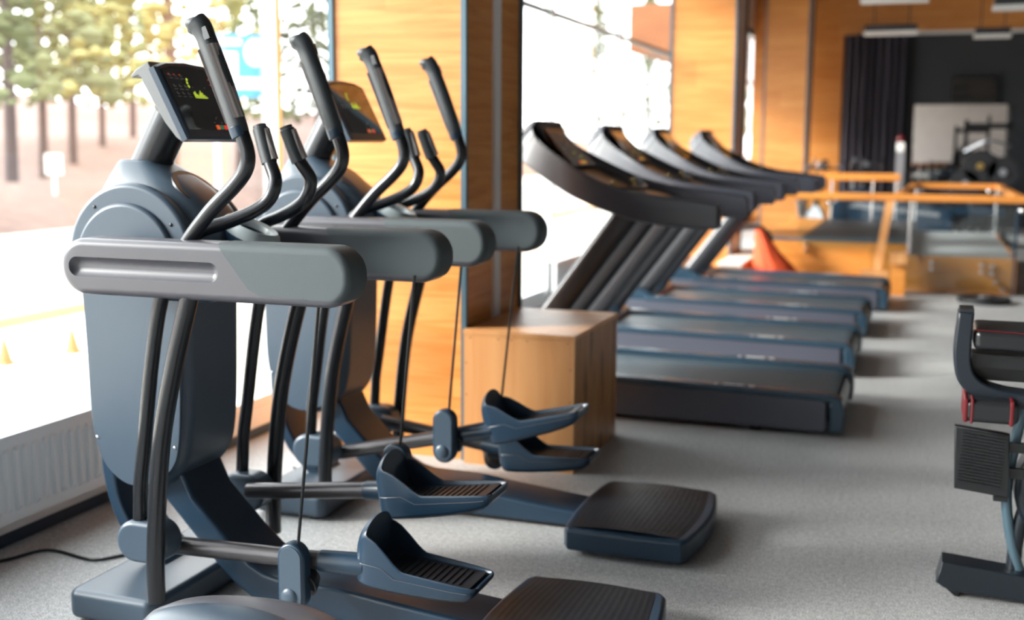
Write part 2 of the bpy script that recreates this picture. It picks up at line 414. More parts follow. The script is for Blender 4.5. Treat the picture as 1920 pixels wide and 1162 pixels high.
# ---------------------------------------------------------------- elliptical trainer
def grip_cap(base, d, side):
    pass
def build_elliptical():
    T = thing('elliptical_trainer', '', 'exercise machine')
    # base box under the front
    b = MB().rounded(stadium(-.30, .0, -.345, .345, .035, 5), .012, .10, .022, 4, 'XY')
    obj('base', b, 'shell', T)
    obj('rubber_foot', MB().cyl((-.22, -.29, 0), (-.22, -.29, .02), .022).cyl((-.22, .29, 0), (-.22, .29, .02), .022)
        .cyl((-.06, -.29, 0), (-.06, -.29, .02), .022).cyl((-.06, .29, 0), (-.06, .29, .02), .022), 'black', T)
    # curved front leg from the body down to the base
    outer = cm2([(-.365, .62), (-.372, .50), (-.366, .38), (-.345, .28), (-.30, .19), (-.235, .12), (-.19, .085)], 4)
    inner = cm2([(-.13, .085), (-.185, .135), (-.25, .20), (-.30, .29), (-.318, .39), (-.322, .50), (-.315, .62)], 4)
    obj('front_leg', MB().rounded(outer + inner, -.085, .085, .012, 3), 'shell_dark', T)
    # rear stem and floor beam
    prof = [(-.16, .42), (-.06, .42), (-.02, .335), (.103, .212), (.17, .155), (.215, .132), (.26, .122), (.45, .120), (.62, .100), (.80, .082), (.98, .066),
            (.98, .014), (.30, .014), (.24, .022), (.17, .048), (.115, .085), (.055, .137), (-.12, .32)]
    obj('main_frame', MB().rounded(prof, -.105, .105, .014, 4), 'shell_dark', T)
    # body: lower shell + disc covers
    low = cm2([(-.375, 1.05), (-.362, .96), (-.352, .76), (-.348, .60), (-.338, .507), (-.312, .426), (-.262, .374), (-.205, .352), (-.135, .358), (-.075, .39), (-.03, .44), (-.012, .50), (0, .60), (.006, .741), (.016, .95), (.06, 1.06)], 3)
    top = [(.06, 1.10), (.02, 1.17), (-.06, 1.22), (-.17, 1.24), (-.28, 1.21), (-.35, 1.15), (-.378, 1.10)]
    shell = obj('body_shell', MB().rounded(low + top, -.145, .145, .045, 6), 'shell', T)
    for s in (-1, 1):
        pl = cm2([(-.362, 1.0), (-.352, .93), (-.345, .76), (-.342, .60), (-.331, .512), (-.304, .435), (-.256, .388), (-.205, .369), (-.142, .376), (-.09, .402), (-.05, .445), (-.032, .50), (-.022, .60), (-.016, .74), (-.010, .93), (-.004, 1.0)], 3)
        sp = obj('side_panel', MB().rounded(pl, s * .146 - .004, s * .146 + .004, .003, 3), 'shell', T)
        for x, z in ((-.322, .508), (-.045, .500)):
            obj('screw', MB().ball((x, s * .150, z), .0055, 1, .6, 1, 10, 6), 'chrome', sp)
        dc = obj('disc_cover', MB().rounded([(a_, b_) for a_, b_ in circle(-.172, 1.063, .214, 64) if b_ > .965], min(s * .120, s * .160), max(s * .120, s * .160), .016, 5), 'shell', T)
        obj('inner_disc', MB().rounded([(a_, b_) for a_, b_ in circle(-.178, 1.05, .170, 64) if b_ > .985], min(s * .150, s * .176), max(s * .150, s * .176), .013, 5), 'shell', dc)
        obj('screw', MB().ball((-.285, s * .161, 1.205), .0055, 1, .6, 1, 10, 6).ball((-.022, s * .161, 1.16), .0055, 1, .6, 1, 10, 6), 'black', dc)
    # cowl rising to the mast collar
    rings = []
    for z, x0, x1, hy in ((1.02, -.375, .11, .135), (1.10, -.372, .098, .135), (1.16, -.365, .068, .132), (1.21, -.352, .028, .126), (1.255, -.335, -.022, .115), (1.295, -.312, -.080, .096), (1.322, -.297, -.13, .078), (1.334, -.290, -.150, .070), (1.342, -.283, -.157, .062)):
        cx, hx = (x0 + x1) / 2, (x1 - x0) / 2; ring = []
        for k in range(40):
            a = 2 * PI * k / 40; e = .62
            ring.append((cx + hx * math.copysign(abs(math.cos(a)) ** e, math.cos(a)), hy * math.copysign(abs(math.sin(a)) ** e, math.sin(a)), z))
        rings.append(ring)
    obj('cowl', MB().loft(rings), 'shell', T, angle=60)
    # dark oval recess with a small window on the rear slope of the cowl
    Mx = Matrix.Translation((-.040, 0, 1.254)) @ Matrix.Rotation(math.radians(41), 4, 'Y')
    rc = obj('rear_recess', MB().rounded([(.085 * math.cos(a * PI / 16), .088 * math.sin(a * PI / 16)) for a in range(32)], -.02, .003, .003, 3, 'XY').xf(Mx), 'black', T)
    obj('recess_window', MB().box(-.005, .06, -.055, .055, .002, .006).xf(Mx), 'recess', rc, smooth=False)
    obj('red_line', MB().box(-.012, -.006, -.05, .05, .0035, .007).xf(Mx), 'led_r', rc, smooth=False)
    obj('console_mast', MB().cyl((-.222, 0, 1.29), (-.115, 0, 1.475), .058, n=36), 'tube', T)
    # console
    fw = Vector((-.113, 0, .220)); L = fw.length; fw.normalize(); nrm = Vector((fw.z, 0, -fw.x))
    def face(u, v, h): return Vector((.030, 0, 1.400)) + fw * (u * L) + Vector((0, 1, 0)) * v + nrm * h
    side = [(face(u, 0, h).x, face(u, 0, h).z) for u, h in ((.02, -.012), (.035, -.024), (.10, -.033), (.318, -.046), (.60, -.053), (.82, -.057), (.92, -.055), (.955, -.062), (.965, -.082), (1.0, -.086), (1.03, -.06), (1.03, -.012))]
    con = obj('console', MB().rounded(side, -.137, .137, .004, 3), 'console_side', T)
    fr = []
    for h, ins in ((-.016, .006), (-.012, .0), (.006, .0), (.012, .006)):
        ring = []
        for u, v in ((0.0, -.15), (0.0, .15), (.93, .15), (.99, .10), (1.015, 0), (.99, -.10), (.93, -.15)):
            uu = u + (ins / L if u < .5 else -ins / L); vv = v - math.copysign(ins, v) if v else 0
            ring.append(face(uu, vv, h))
        fr.append(ring)
    obj('face_frame', MB().loft(fr), 'shell_dark', con, angle=30)
    d = MB()
    d.mat(0).add([face(u, v, .0135) for u, v in ((.11, -.132), (.11, .132), (.88, .132), (.925, .08), (.94, 0), (.925, -.08), (.88, -.132))] +
                 [face(u, v, .009) for u, v in ((.11, -.132), (.11, .132), (.88, .132), (.925, .08), (.94, 0), (.925, -.08), (.88, -.132))],
                 [(0, 1, 2, 3, 4, 5, 6)] + [(i, (i + 1) % 7, 7 + (i + 1) % 7, 7 + i) for i in range(7)])
    def dash(u0, u1, v0, v1, mi): 
        d.mat(mi).add([face(u0, v0, .0142), face(u0, v1, .0142), face(u1, v1, .0142), face(u1, v0, .0142)], [(0, 1, 2, 3)])
    for r_, (u, n_, w_) in enumerate(((.80, 3, .010), (.66, 3, .012), (.565, 3, .012))):
        for k in range(n_):
            v = -.108 + k * .026
            dash(u, u + .030, v, v + .005, 2); dash(u - .002, u + .010, v + .004, v + w_, 2); dash(u - .035, u - .025, v - .002, v + .014, 2)
            if r_ == 0: dash(u + .012, u + .028, v - .004, v + .0, 3)
    for k in range(9):                                            # curved gauge, lit at its left end
        a0 = PI * (1.12 - k * .13); a1 = a0 - .30
        for mi in ((1,) if k < 3 else (4,)):
            pr = [(.70 + .13 * math.sin(a), -.005 + .034 * math.cos(a)) for a in (a0, a1)]
            pi_ = [(.70 + .10 * math.sin(a), -.005 + .027 * math.cos(a)) for a in (a0, a1)]
            if k < 3: d.mat(1).add([face(u, v, .0142) for u, v in (pr[0], pr[1], pi_[1], pi_[0])], [(0, 1, 2, 3)])
    for k, hgt in enumerate((.10, .12, .06, .04, .09, .14, .10, .05, .02)):
        dash(.54, .54 + hgt * .6, -.026 + k * .0068, -.0215 + k * .0068, 1)
    dash(.525, .535, -.026, .036, 1)
    for v in (-.02, .04): dash(.66, .675, v, v + .004, 2)
    for u, v in ((.20, .010), (.20, .045), (.25, .024), (.27, .03)): dash(u, u + .012, v, v + .006, 2)
    for k in range(4):
        for j in range(3): dash(.78 - k * .07, .79 - k * .07, .078 + j * .018, .086 + j * .018, 3 if k < 2 else 2)
    obj('display', d, ['screen', 'led_g', 'mark', 'led_r', 'black'], con, smooth=False)
    for v, mt in ((.012, 'led_o'), (.032, 'led_t'), (.052, 'led_r')):
        obj('button', MB().add([face(u, vv, h) for h in (.013, .0165) for u, vv in ((.115, v), (.115, v + .013), (.168, v + .013), (.168, v))],
            [(4, 5, 6, 7), (0, 1, 5, 4), (1, 2, 6, 5), (2, 3, 7, 6), (3, 0, 4, 7)]), mt, con, smooth=False)
    # cross deck between the two housings, with the cup holder
    dk = obj('centre_deck', MB().rounded([(-.06, 1.085), (.235, 1.078), (.25, 1.04), (.235, .985), (.16, .955), (.0, .955), (-.06, .99)], -.26, .26, .012, 3), 'shell_dark', T)
    vent = MB()
    for k in range(9): vent.box(-.05 + k * .018, -.040 + k * .018, -.235, -.12, 1.083, 1.094)
    obj('vent_grille', vent, 'black', dk, smooth=False)
    ring = []
    for r_, z in ((.078, 1.07), (.082, 1.10), (.080, 1.124), (.074, 1.130), (.055, 1.127), (.047, 1.118), (.044, 1.09), (.043, 1.06)):
        ring.append([(.145 + r_ * 1.05 * math.cos(2 * PI * k / 36), r_ * .82 * math.sin(2 * PI * k / 36), z + .016 - .42 * r_ * math.cos(2 * PI * k / 36) * (1 if z > 1.08 else .6)) for k in range(36)])
    obj('cup_holder', MB().loft(ring[:3] + ring[4:]), 'shell_dark', dk)
    obj('holder_rim', MB().loft([[(p[0], p[1], p[2] + h) for p in r] for r, h in ((ring[1], .002), (ring[2], .008), (ring[3], .010), (ring[4], .008), (ring[5], .0))], cap=False), 'ring_grey', dk)
    # moving arms, uprights, housings, pivots on both sides
    armp = [(-.090, .27), (-.084, .36), (-.079, .43), (-.061, .545), (-.025, .78), (.012, .95), (.058, 1.05), (.108, 1.125), (.186, 1.212), (.262, 1.280), (.297, 1.322), (.305, 1.362), (.291, 1.412), (.276, 1.44)]
    for s in (-1, 1):
        y = s * .268
        a = obj('swing_arm', MB().tube([(x, y, z) for x, z in armp], .0205, n=20), 'tube', T)
        g = MB().tube([(.283, y, 1.418), (.271, y, 1.455), (.227, y, 1.575), (.188, y, 1.668), (.174, y, 1.694), (.160, y, 1.706)],
                      lambda t: .0235 + .0015 * math.sin(t * 3) + (.006 * max(0, (t - .86) / .14)) , n=20, asp=1.12)
        g.ball((.160, y, 1.705), .031, 1.05, .88, .62, 20, 10)
        obj('grip', g, 'grip', a)
        dirv = Vector((.165 - .266, 0, 1.70 - 1.45)).normalized(); nv = Vector((dirv.z, 0, -dirv.x))
        bas = Vector((.2685, y, 1.462))
        for cen in (.55 if s < 0 else -.55, PI):
            rr = []
            for t, ro in ((-.012, .020), (-.008, .0268), (.10, .0272), (.196, .0280), (.20, .020)):
                q_ = [cen - .62 + 1.24 * k / 8 for k in range(9)]
                rr.append([bas + dirv * t + nv * (ro * 1.12 * math.cos(q)) + Vector((0, -ro * math.sin(q), 0)) for q in q_] +
                          [bas + dirv * t + nv * (.012 * math.cos(q)) + Vector((0, -.012 * math.sin(q), 0)) for q in reversed(q_)])
            obj('sensor_plate', MB().loft(rr), 'sensor', a)
        obj('resistance_switch', MB().rounded(stadium(-.012, .012, 0, .036, .004, 3), -.006, .006, .002, 2).xf(
            Matrix.Translation(bas + dirv * .208 + nv * .016 + Vector((0, s * .0175, 0))) @ Matrix.Rotation(math.radians(-22), 4, 'Y')), 'screen', a)
        obj('grip_collar', MB().cyl((.2865, y, 1.408), (.277, y, 1.436), .0245, .0255, n=20, bev=.002), 'shell_dark', a)
        up = [(-.004, .095), (-.002, .20), (.006, .32), (.020, .46), (.043, .612), (.088, .795), (.145, .985)]
        obj('upright', MB().tube([(x, s * .318, z) for x, z in up], .0255, n=20), 'tube', T)
        # housing with a recessed slot on its outer face
        n_ = 12; outer = stadium(-.257, .644, .974, 1.131, .0745, n_)
        y_in, y_out = s * .238, s * .350; sgn = s
        h = MB(); P = [Vector(p) for p in outer]; N = len(P)
        cen = Vector((sum(p.x for p in P) / N, sum(p.y for p in P) / N))
        def inset(d):
            q = []
            for i in range(N):
                e1 = P[i] - P[i - 1]; e2 = P[(i + 1) % N] - P[i]
                t = (Vector((-e1.y, e1.x)).normalized() + Vector((-e2.y, e2.x)).normalized()); t.normalize(); q.append(P[i] + t * d)
            return q
        slot = stadium(-.226, .256, 1.026, 1.080, .0268, n_); slot_in = stadium(-.216, .226, 1.036, 1.072, .0178, n_)
        rings = []
        rad = .022
        for k in range(6):
            a_ = PI / 2 * k / 5; rings.append([(p.x, y_in + sgn * rad * (1 - math.sin(a_)), p.y) for p in inset(rad * (1 - math.cos(a_)))] if False else
                                              [(p.x, y_in + sgn * rad * (1 - math.cos(a_)), p.y) for p in inset(rad * (1 - math.sin(a_)))])
        for k in range(6):
            a_ = PI / 2 * k / 5; rings.append([(p.x, y_out - sgn * rad * (1 - math.cos(PI / 2 - a_)), p.y) for p in inset(rad * (1 - math.sin(PI / 2 - a_)))])
        rings.append([(x, y_out, z) for x, z in slot])
        rings.append([(x, y_out - sgn * .003, z) for x, z in slot])
        for q_, dp in ((.84, .008), (.62, .013), (.35, .0165), (.12, .0175)):
            rings.append([(x, y_out - sgn * dp, z) for x, z in stadium(-.226 + .027 * (1 - q_), .256 - .027 * (1 - q_), 1.053 - .027 * q_, 1.053 + .027 * q_, .0268 * q_, n_)])
        h.loft(rings, cap=True)
        hs = obj('arm_housing', h, 'housing', T, angle=35)
        # textured end pad wrapping the rear end, cut off along a diagonal and a low seam
        ep = MB().rounded(stadium(-.2585, .6455, .9725, 1.1325, .076, n_), min(y_in - sgn * .0015, y_out + sgn * .0015), max(y_in - sgn * .0015, y_out + sgn * .0015), .0232, 6)
        po_ = obj('end_pad', ep, 'pad', hs, angle=50)
        bm_ = bmesh.new(); bm_.from_mesh(po_.data)
        for co, no in (((.262, 0, 1.120), (1.12, 0, .90)), ((.40, 0, .9985), (.03, 0, 1)), ((.372, 0, 1.003), (.45, 0, 1))):
            res = bmesh.ops.bisect_plane(bm_, geom=bm_.verts[:] + bm_.edges[:] + bm_.faces[:], plane_co=co, plane_no=Vector(no).normalized(), clear_inner=True)
            bmesh.ops.holes_fill(bm_, edges=[e for e in bm_.edges if e.is_boundary])
        bm_.to_mesh(po_.data); bm_.free(); po_.data.set_sharp_from_angle(angle=math.radians(50))
        obj('pivot_housing', MB().rounded(stadium(-.152, .022, .192, .315, .060, 8), min(s * .215, s * .300), max(s * .215, s * .300), .014, 4), 'shell', T)
    # fixed inner handlebars
    for s in (-1, 1):
        p = [(.05, s * .17, 1.07), (.048, s * .172, 1.115), (.085, s * .165, 1.148), (.155, s * .14, 1.172), (.228, s * .118, 1.204), (.270, s * .106, 1.238), (.286, s * .10, 1.285), (.268, s * .088, 1.325), (.256, s * .082, 1.345)]
        f = obj('handlebar', MB().tube(p, .0195, n=18), 'tube', T)
        obj('grip', MB().tube([(.258, s * .082, 1.338), (.243, s * .078, 1.38), (.228, s * .073, 1.425), (.222, s * .071, 1.442)], lambda t: .0225 if t < .93 else .019, n=18), 'grip', f)
        st = MB(); 
        a0, a1 = Vector((.2745, s * .083, 1.348)), Vector((.243, s * .073, 1.432))
        st.tube([a0, (a0 + a1) / 2, a1], .0125, n=12, smooth=2, asp=.9)
        obj('sensor_plate', st, 'sensor', f)
    # rear step platform
    yc, hw = -.055, .305
    plan = [(.945, yc - hw)] + [(1.18, yc - hw - .006), (1.335, yc - hw)] + [(1.353 + .036 * math.cos(PI / 2 * t), yc + hw * t) for t in (-.9, -.6, -.3, 0, .3, .6, .9)] + [(1.335, yc + hw), (1.18, yc + hw + .006), (.945, yc + hw)] + [(.930 - .022 * math.cos(PI / 2 * t), yc + hw * t) for t in (.9, .6, .3, 0, -.3, -.6, -.9)]
    pf = obj('step_platform', MB().rounded(plan, .018, .098, .016, 4, 'XY'), 'shell_dark', T)
    ins = [(.955 + .0, yc - hw + .03)]
    mt_ = MB()
    x0, x1 = .955, 1.325
    NX = 84; NY = 14; rings = []
    for j in range(NY + 1):
        t = -1 + 2 * j / NY; row = []
        for i in range(NX + 1):
            u = i / NX; x = x0 + (x1 - x0) * u + (.024 * math.cos(PI / 2 * t)) * (2 * u - 1)
            z = .099 + .012 * (1 - (2 * u - 1) ** 2) * (1 - .3 * t * t)
            ph = i % 4
            if .03 < u < .97 and abs(t) < .97: z += .0007 if ph == 0 else 0
            row.append((x, yc + (hw - .022) * t, z))
        rings.append(row)
    mt_.loft(rings, cap=False, closed=False)
    mt_.add([rings[0][0], rings[0][-1], rings[-1][-1], rings[-1][0]] + [(p[0], p[1], .094) for p in (rings[0][0], rings[0][-1], rings[-1][-1], rings[-1][0])], [(4, 5, 6, 7)])
    obj('tread_mat', mt_, 'tread', pf, angle=20, wn=False)
    fe = MB()
    for x in (1.0, 1.29):
        for y in (yc - .22, yc + .22): fe.cyl((x, y, 0), (x, y, .03), .018, n=14)
    obj('rubber_foot', fe, 'black', T)
    return T
def pedal_mesh():
    """Foot pedal, local frame: x from the toe (0) to the heel end (.40), z 0 = underside of the toe."""
    st = [  # x, half width, z bottom, z side top, z inner floor (None: closed toe), arch rise
        (.000, .050, .034, .088, None, .022), (.003, .062, .018, .112, None, .032), (.012, .074, .007, .132, None, .042), (.024, .081, .002, .144, None, .047),
        (.036, .084, .001, .149, None, .048), (.042, .085, .001, .150, .090, 0), (.052, .086, .000, .147, .062, 0), (.070, .087, .000, .138, .057, 0), (.100, .088, .000, .113, .056, 0),
        (.125, .088, .000, .090, .055, 0), (.142, .088, .000, .077, .055, 0), (.154, .088, .001, .071, .055, 0), (.19, .088, .002, .069, .054, 0),
        (.25, .087, .005, .066, .052, 0), (.30, .086, .010, .064, .050, 0), (.335, .084, .018, .062, .049, 0), (.352, .081, .028, .061, .049, 0), (.362, .077, .038, .060, .058, 0), (.366, .072, .046, .058, .057, 0)]
    rings = []
    t = .008
    for x, w, zb, zt, zf, ar in st:
        b = min(.016, (zt - zb) * .3)
        if zf is None:
            top = [(w * math.cos(q), zt - .004 + ar * math.sin(q)) for q in [PI * k / 12 for k in range(1, 12)]]
        else:
            zf = min(zf, zt - .0005)
            h = [(w - .003, zt), (w - t, zt - .001), (w - t - .002, zf + .003), (w - t - .008, zf), (w * .4, zf)]
            top = h + [(0, zf)] + [(-a, c) for a, c in reversed(h)]
        rings.append([(x, -w, zt - .006), (x, -w + .002, zb + b), (x, -w + b, zb + .001), (x, -w * .4, zb), (x, w * .4, zb), (x, w - b, zb + .001), (x, w - .002, zb + b), (x, w, zt - .006)] + [(x, a, c) for a, c in top])
    # lower the middle of the toe wall slightly into an arch
    return MB().loft(rings)
_ped = {}
def add_pedal(T, s, link_z0, ox, oz, pitch, cab_top, cab_bot, brk_zc):
    """Link bar, bracket, cable and pedal of one side. s=-1 near side, +1 far side."""
    y = s * .185
    cx = ox; Mp = Matrix.Translation((ox, s * .11, oz)) @ Matrix.Rotation(math.radians(-pitch), 4, 'Y')
    yl = s * .165
    end = Mp @ Vector((-.004, 0, .055))
    # link from the pivot housing to behind the pedal toe
    a = Vector((-.02, s * .20, link_z0)); e = Vector((end.x - .01, s * .17, end.z)); bx = cab_bot[0] - .012
    lk = obj('foot_link', MB().tube([a, a.lerp(e, .5), e], .0265, n=22, smooth=3), 'link_metal', T)
    f2 = Mp @ Vector((.03, 0, .055)); f2.y = s * .16
    st = e.lerp(a, .30)
    obj('link_sleeve', MB().cyl(e.lerp(a, .17), f2, .0305, .034, n=24, bev=.004), 'shell_dark', lk)
    br = obj('link_bracket', MB().rounded(stadium(bx - .043, bx + .043, brk_zc - .099, brk_zc + .099, .043, 10), min(s * .205, s * .248), max(s * .205, s * .248), .009, 4), 'shell_dark', T)
    yo = s * .248
    obj('bracket_face', MB().rounded(stadium(bx - .034, bx + .034, brk_zc - .090, brk_zc + .090, .034, 10), min(yo - .003, yo + .003), max(yo - .003, yo + .003), .0022, 2), 'shell', br)
    obj('bolt_cap', MB().ball((bx - .004, yo + s * .001, brk_zc - .055), .026, 1, .45, 1, 22, 12), 'shell', br)
    obj('bracket_hub', MB().cyl((bx + .01, s * .205, brk_zc - .03), (bx + .02, s * .165, brk_zc - .012), .05, .034, n=24, bev=.004), 'black', br)
    obj('cable', MB().tube([(cab_bot[0], s * .222, cab_bot[1]), ((cab_bot[0] + cab_top[0]) / 2, s * .222, (cab_bot[1] + cab_top[1]) / 2), (cab_top[0], s * .222, cab_top[1])], .0048, n=10, smooth=0), 'cable', T)
    if 'p' not in _ped:
        o = obj('pedal', pedal_mesh(), 'shell_dark', T, angle=50); _ped['p'] = o.data
    else:
        o = bpy.data.objects.new('pedal', _ped['p']); COL.objects.link(o); o.parent = T
        w = o.modifiers.new('wn', 'WEIGHTED_NORMAL'); w.keep_sharp = True; w.weight = 60
    o.matrix_local = Mp
    if 't' not in _ped:
        tm = MB(); tm.box(.06, .345, -.069, .069, .048, .0565)
        for k in range(13): tm.box(.074 + k * .0195, .0775 + k * .0195, -.056, .056, .056, .0595)
        q = obj('tread', tm, 'tread', o, smooth=False); _ped['t'] = q.data
        sl = obj('seam_line', MB().tube([(.012, -.0748, .070), (.03, -.0832, .0705), (.09, -.0885, .071), (.13, -.0885, .047), (.30, -.0868, .045), (.345, -.0835, .046)], .0009, n=6, smooth=0)
                 .tube([(.012, .0748, .070), (.03, .0832, .0705), (.09, .0885, .071), (.13, .0885, .047), (.30, .0868, .045), (.345, .0835, .046)], .0012, n=6, smooth=0), 'housing', o); _ped['s'] = sl.data
    else:
        for nm, key in (('tread', 't'), ('seam_line', 's')):
            q = bpy.data.objects.new(nm, _ped[key]); COL.objects.link(q); q.parent = o
e1 = build_elliptical()
e2 = copy_tree(e1)
e1.location = (-2.0, 2.95, 0); e2.location = (-2.03, 4.0, 0)
e1['label'] = 'grey and dark blue elliptical trainer nearest the camera, its side housing fully in view'
e2['label'] = 'grey and dark blue elliptical trainer between the nearest trainer and the wooden box'
e1['group'] = e2['group'] = 'elliptical trainers by the window'
add_pedal(e1, -1, .222, .552, .172, -4, (.487, 1.0), (.405, .285), .193)
add_pedal(e1, 1, .270, .530, .286, 9, (.565, 1.0), (.512, .46), .375)
add_pedal(e2, -1, .228, .590, .305, 16, (.505, 1.0), (.453, .43), .345)
add_pedal(e2, 1, .262, .552, .146, 5, (.560, 1.0), (.478, .24), .20)
tag(obj('power_cord', MB().tube([(-3.0, 2.75, .006), (-2.84, 2.92, .006), (-2.77, 3.06, .006), (-2.57, 3.035, .006), (-2.50, 3.10, .006), (-2.45, 3.16, .006), (-2.33, 3.12, .006)], .0055, n=8), 'cable'),
    'thin black power cord on the grey floor running from the window to the nearest trainer', 'cord')
tag(obj('power_cord', MB().tube([(-2.50, 4.25, .006), (-2.42, 4.20, .006), (-2.36, 4.12, .006), (-2.37, 4.05, .006)], .0055, n=8), 'cable'),
    'short black power cord curling on the floor behind the second trainer', 'cord')
# rounded hood of another machine cut off by the bottom edge of the picture
fg = thing('stepper_machine', 'rounded grey-brown machine hood cut off by the bottom edge below the nearest trainer', 'exercise machine', (-1.30, 2.02, 0))
hood = []
for k in range(13):
    a = PI / 2 * k / 12; hood.append((math.cos(a), math.sin(a)))
rings = []
for z, sc in ((.02, 1.0), (.20, 1.0), (.29, .985), (.345, .93), (.378, .82), (.40, .66), (.412, .46), (.418, .22), (.4195, .05)):
    rings.append([(.30 * sc * math.cos(2 * PI * k / 40), .15 * sc * math.sin(2 * PI * k / 40), z) for k in range(40)])
obj('hood', MB().loft(rings), 'housing', fg)
obj('hood_cap', MB().loft([[(-.02 + .2 * sc * math.cos(2 * PI * k / 36), -.07 + .10 * sc * math.sin(2 * PI * k / 36), z) for k in range(36)] for z, sc in ((.30, 1.0), (.385, .98), (.41, .85), (.425, .6), (.431, .3), (.432, .05))]), 'shell', fg)

# ---------------------------------------------------------------- plywood plyo box
pb = thing('plyo_box', 'square plywood jump box standing on the floor beside the wooden pillar', 'wooden box', (-1.845, 4.59, 0))
t_ = .018
obj('front_panel', MB().box(0, .50, 0, t_, .0, .5755), 'ply', pb, smooth=False)
obj('back_panel', MB().box(0, .50, .72 - t_, .72, 0, .5755), 'ply', pb, smooth=False)
obj('side_panel', MB().box(.50 - t_, .50, t_, .72 - t_, 0, .5755), 'ply_end', pb, smooth=False)
obj('side_panel', MB().box(0, t_, t_, .72 - t_, 0, .5755), 'ply_end', pb, smooth=False)
obj('top_panel', MB().box(-.002, .502, -.002, .722, .5765, .5955), 'ply', pb, smooth=False)
sc_ = MB()
for x in (.03, .16, .22, .29, .47): sc_.cyl((x, -.001, .562), (x, .001, .562), .003, n=8)
for z in (.12, .31, .45): sc_.cyl((.485, -.001, z), (.485, .001, z), .003, n=8).cyl((.012, -.001, z), (.012, .001, z), .003, n=8)
obj('screw_heads', sc_, 'black', pb, smooth=False)
# ---------------------------------------------------------------- radiators under the windows
def radiator(y0, y1, label, x=-2.87, z0=.115, z1=.41):
    r = thing('radiator', label, 'radiator', (x, y0, 0), group='panel radiators under the windows')
    L = y1 - y0
    obj('panel', MB().box(-.035, .0, 0, L, z0, z1), 'radiator', r, smooth=False)
    fl = MB(); n = int(L / .045); p = L / n
    for k in range(n):
        yc = p * (k + .5)
        fl.loft([[(0, yc - .014, z), (.011, yc - .007, z), (.011, yc + .007, z), (0, yc + .014, z)] for z in (z0 + .045, z1 - .045)] if False else
                [[(dx * q, yc + dy, z) for dx, dy in ((0, -.015), (.010, -.007), (.010, .007), (0, .015))] for z, q in ((z0 + .035, .02), (z0 + .05, 1), (z1 - .05, 1), (z1 - .035, .02))])
    f = obj('flutes', fl, 'radiator', r, smooth=False)
    obj('top_grille', MB().box(-.11, .002, 0, L, z1, z1 + .006).box(-.11, -.075, 0, L, z0, z1), 'radiator', r, smooth=False)
    for y in ((.32, L - .32) if L > 1 else (.12, L - .12)):
        obj('leg', MB().box(-.03, -.008, y - .018, y + .018, .008, z0), 'white', r, smooth=False)
        obj('foot', MB().cyl((-.02, y, 0), (-.02, y, .01), .015, n=12), 'black', r)
    return r
radiator(1.2, 3.95, 'fluted grey radiator under the window at the left edge beside the nearest trainer', x=-2.85)
radiator(9.15, 10.6, 'low grey radiator against the bright window behind the treadmill posts', x=-2.85)

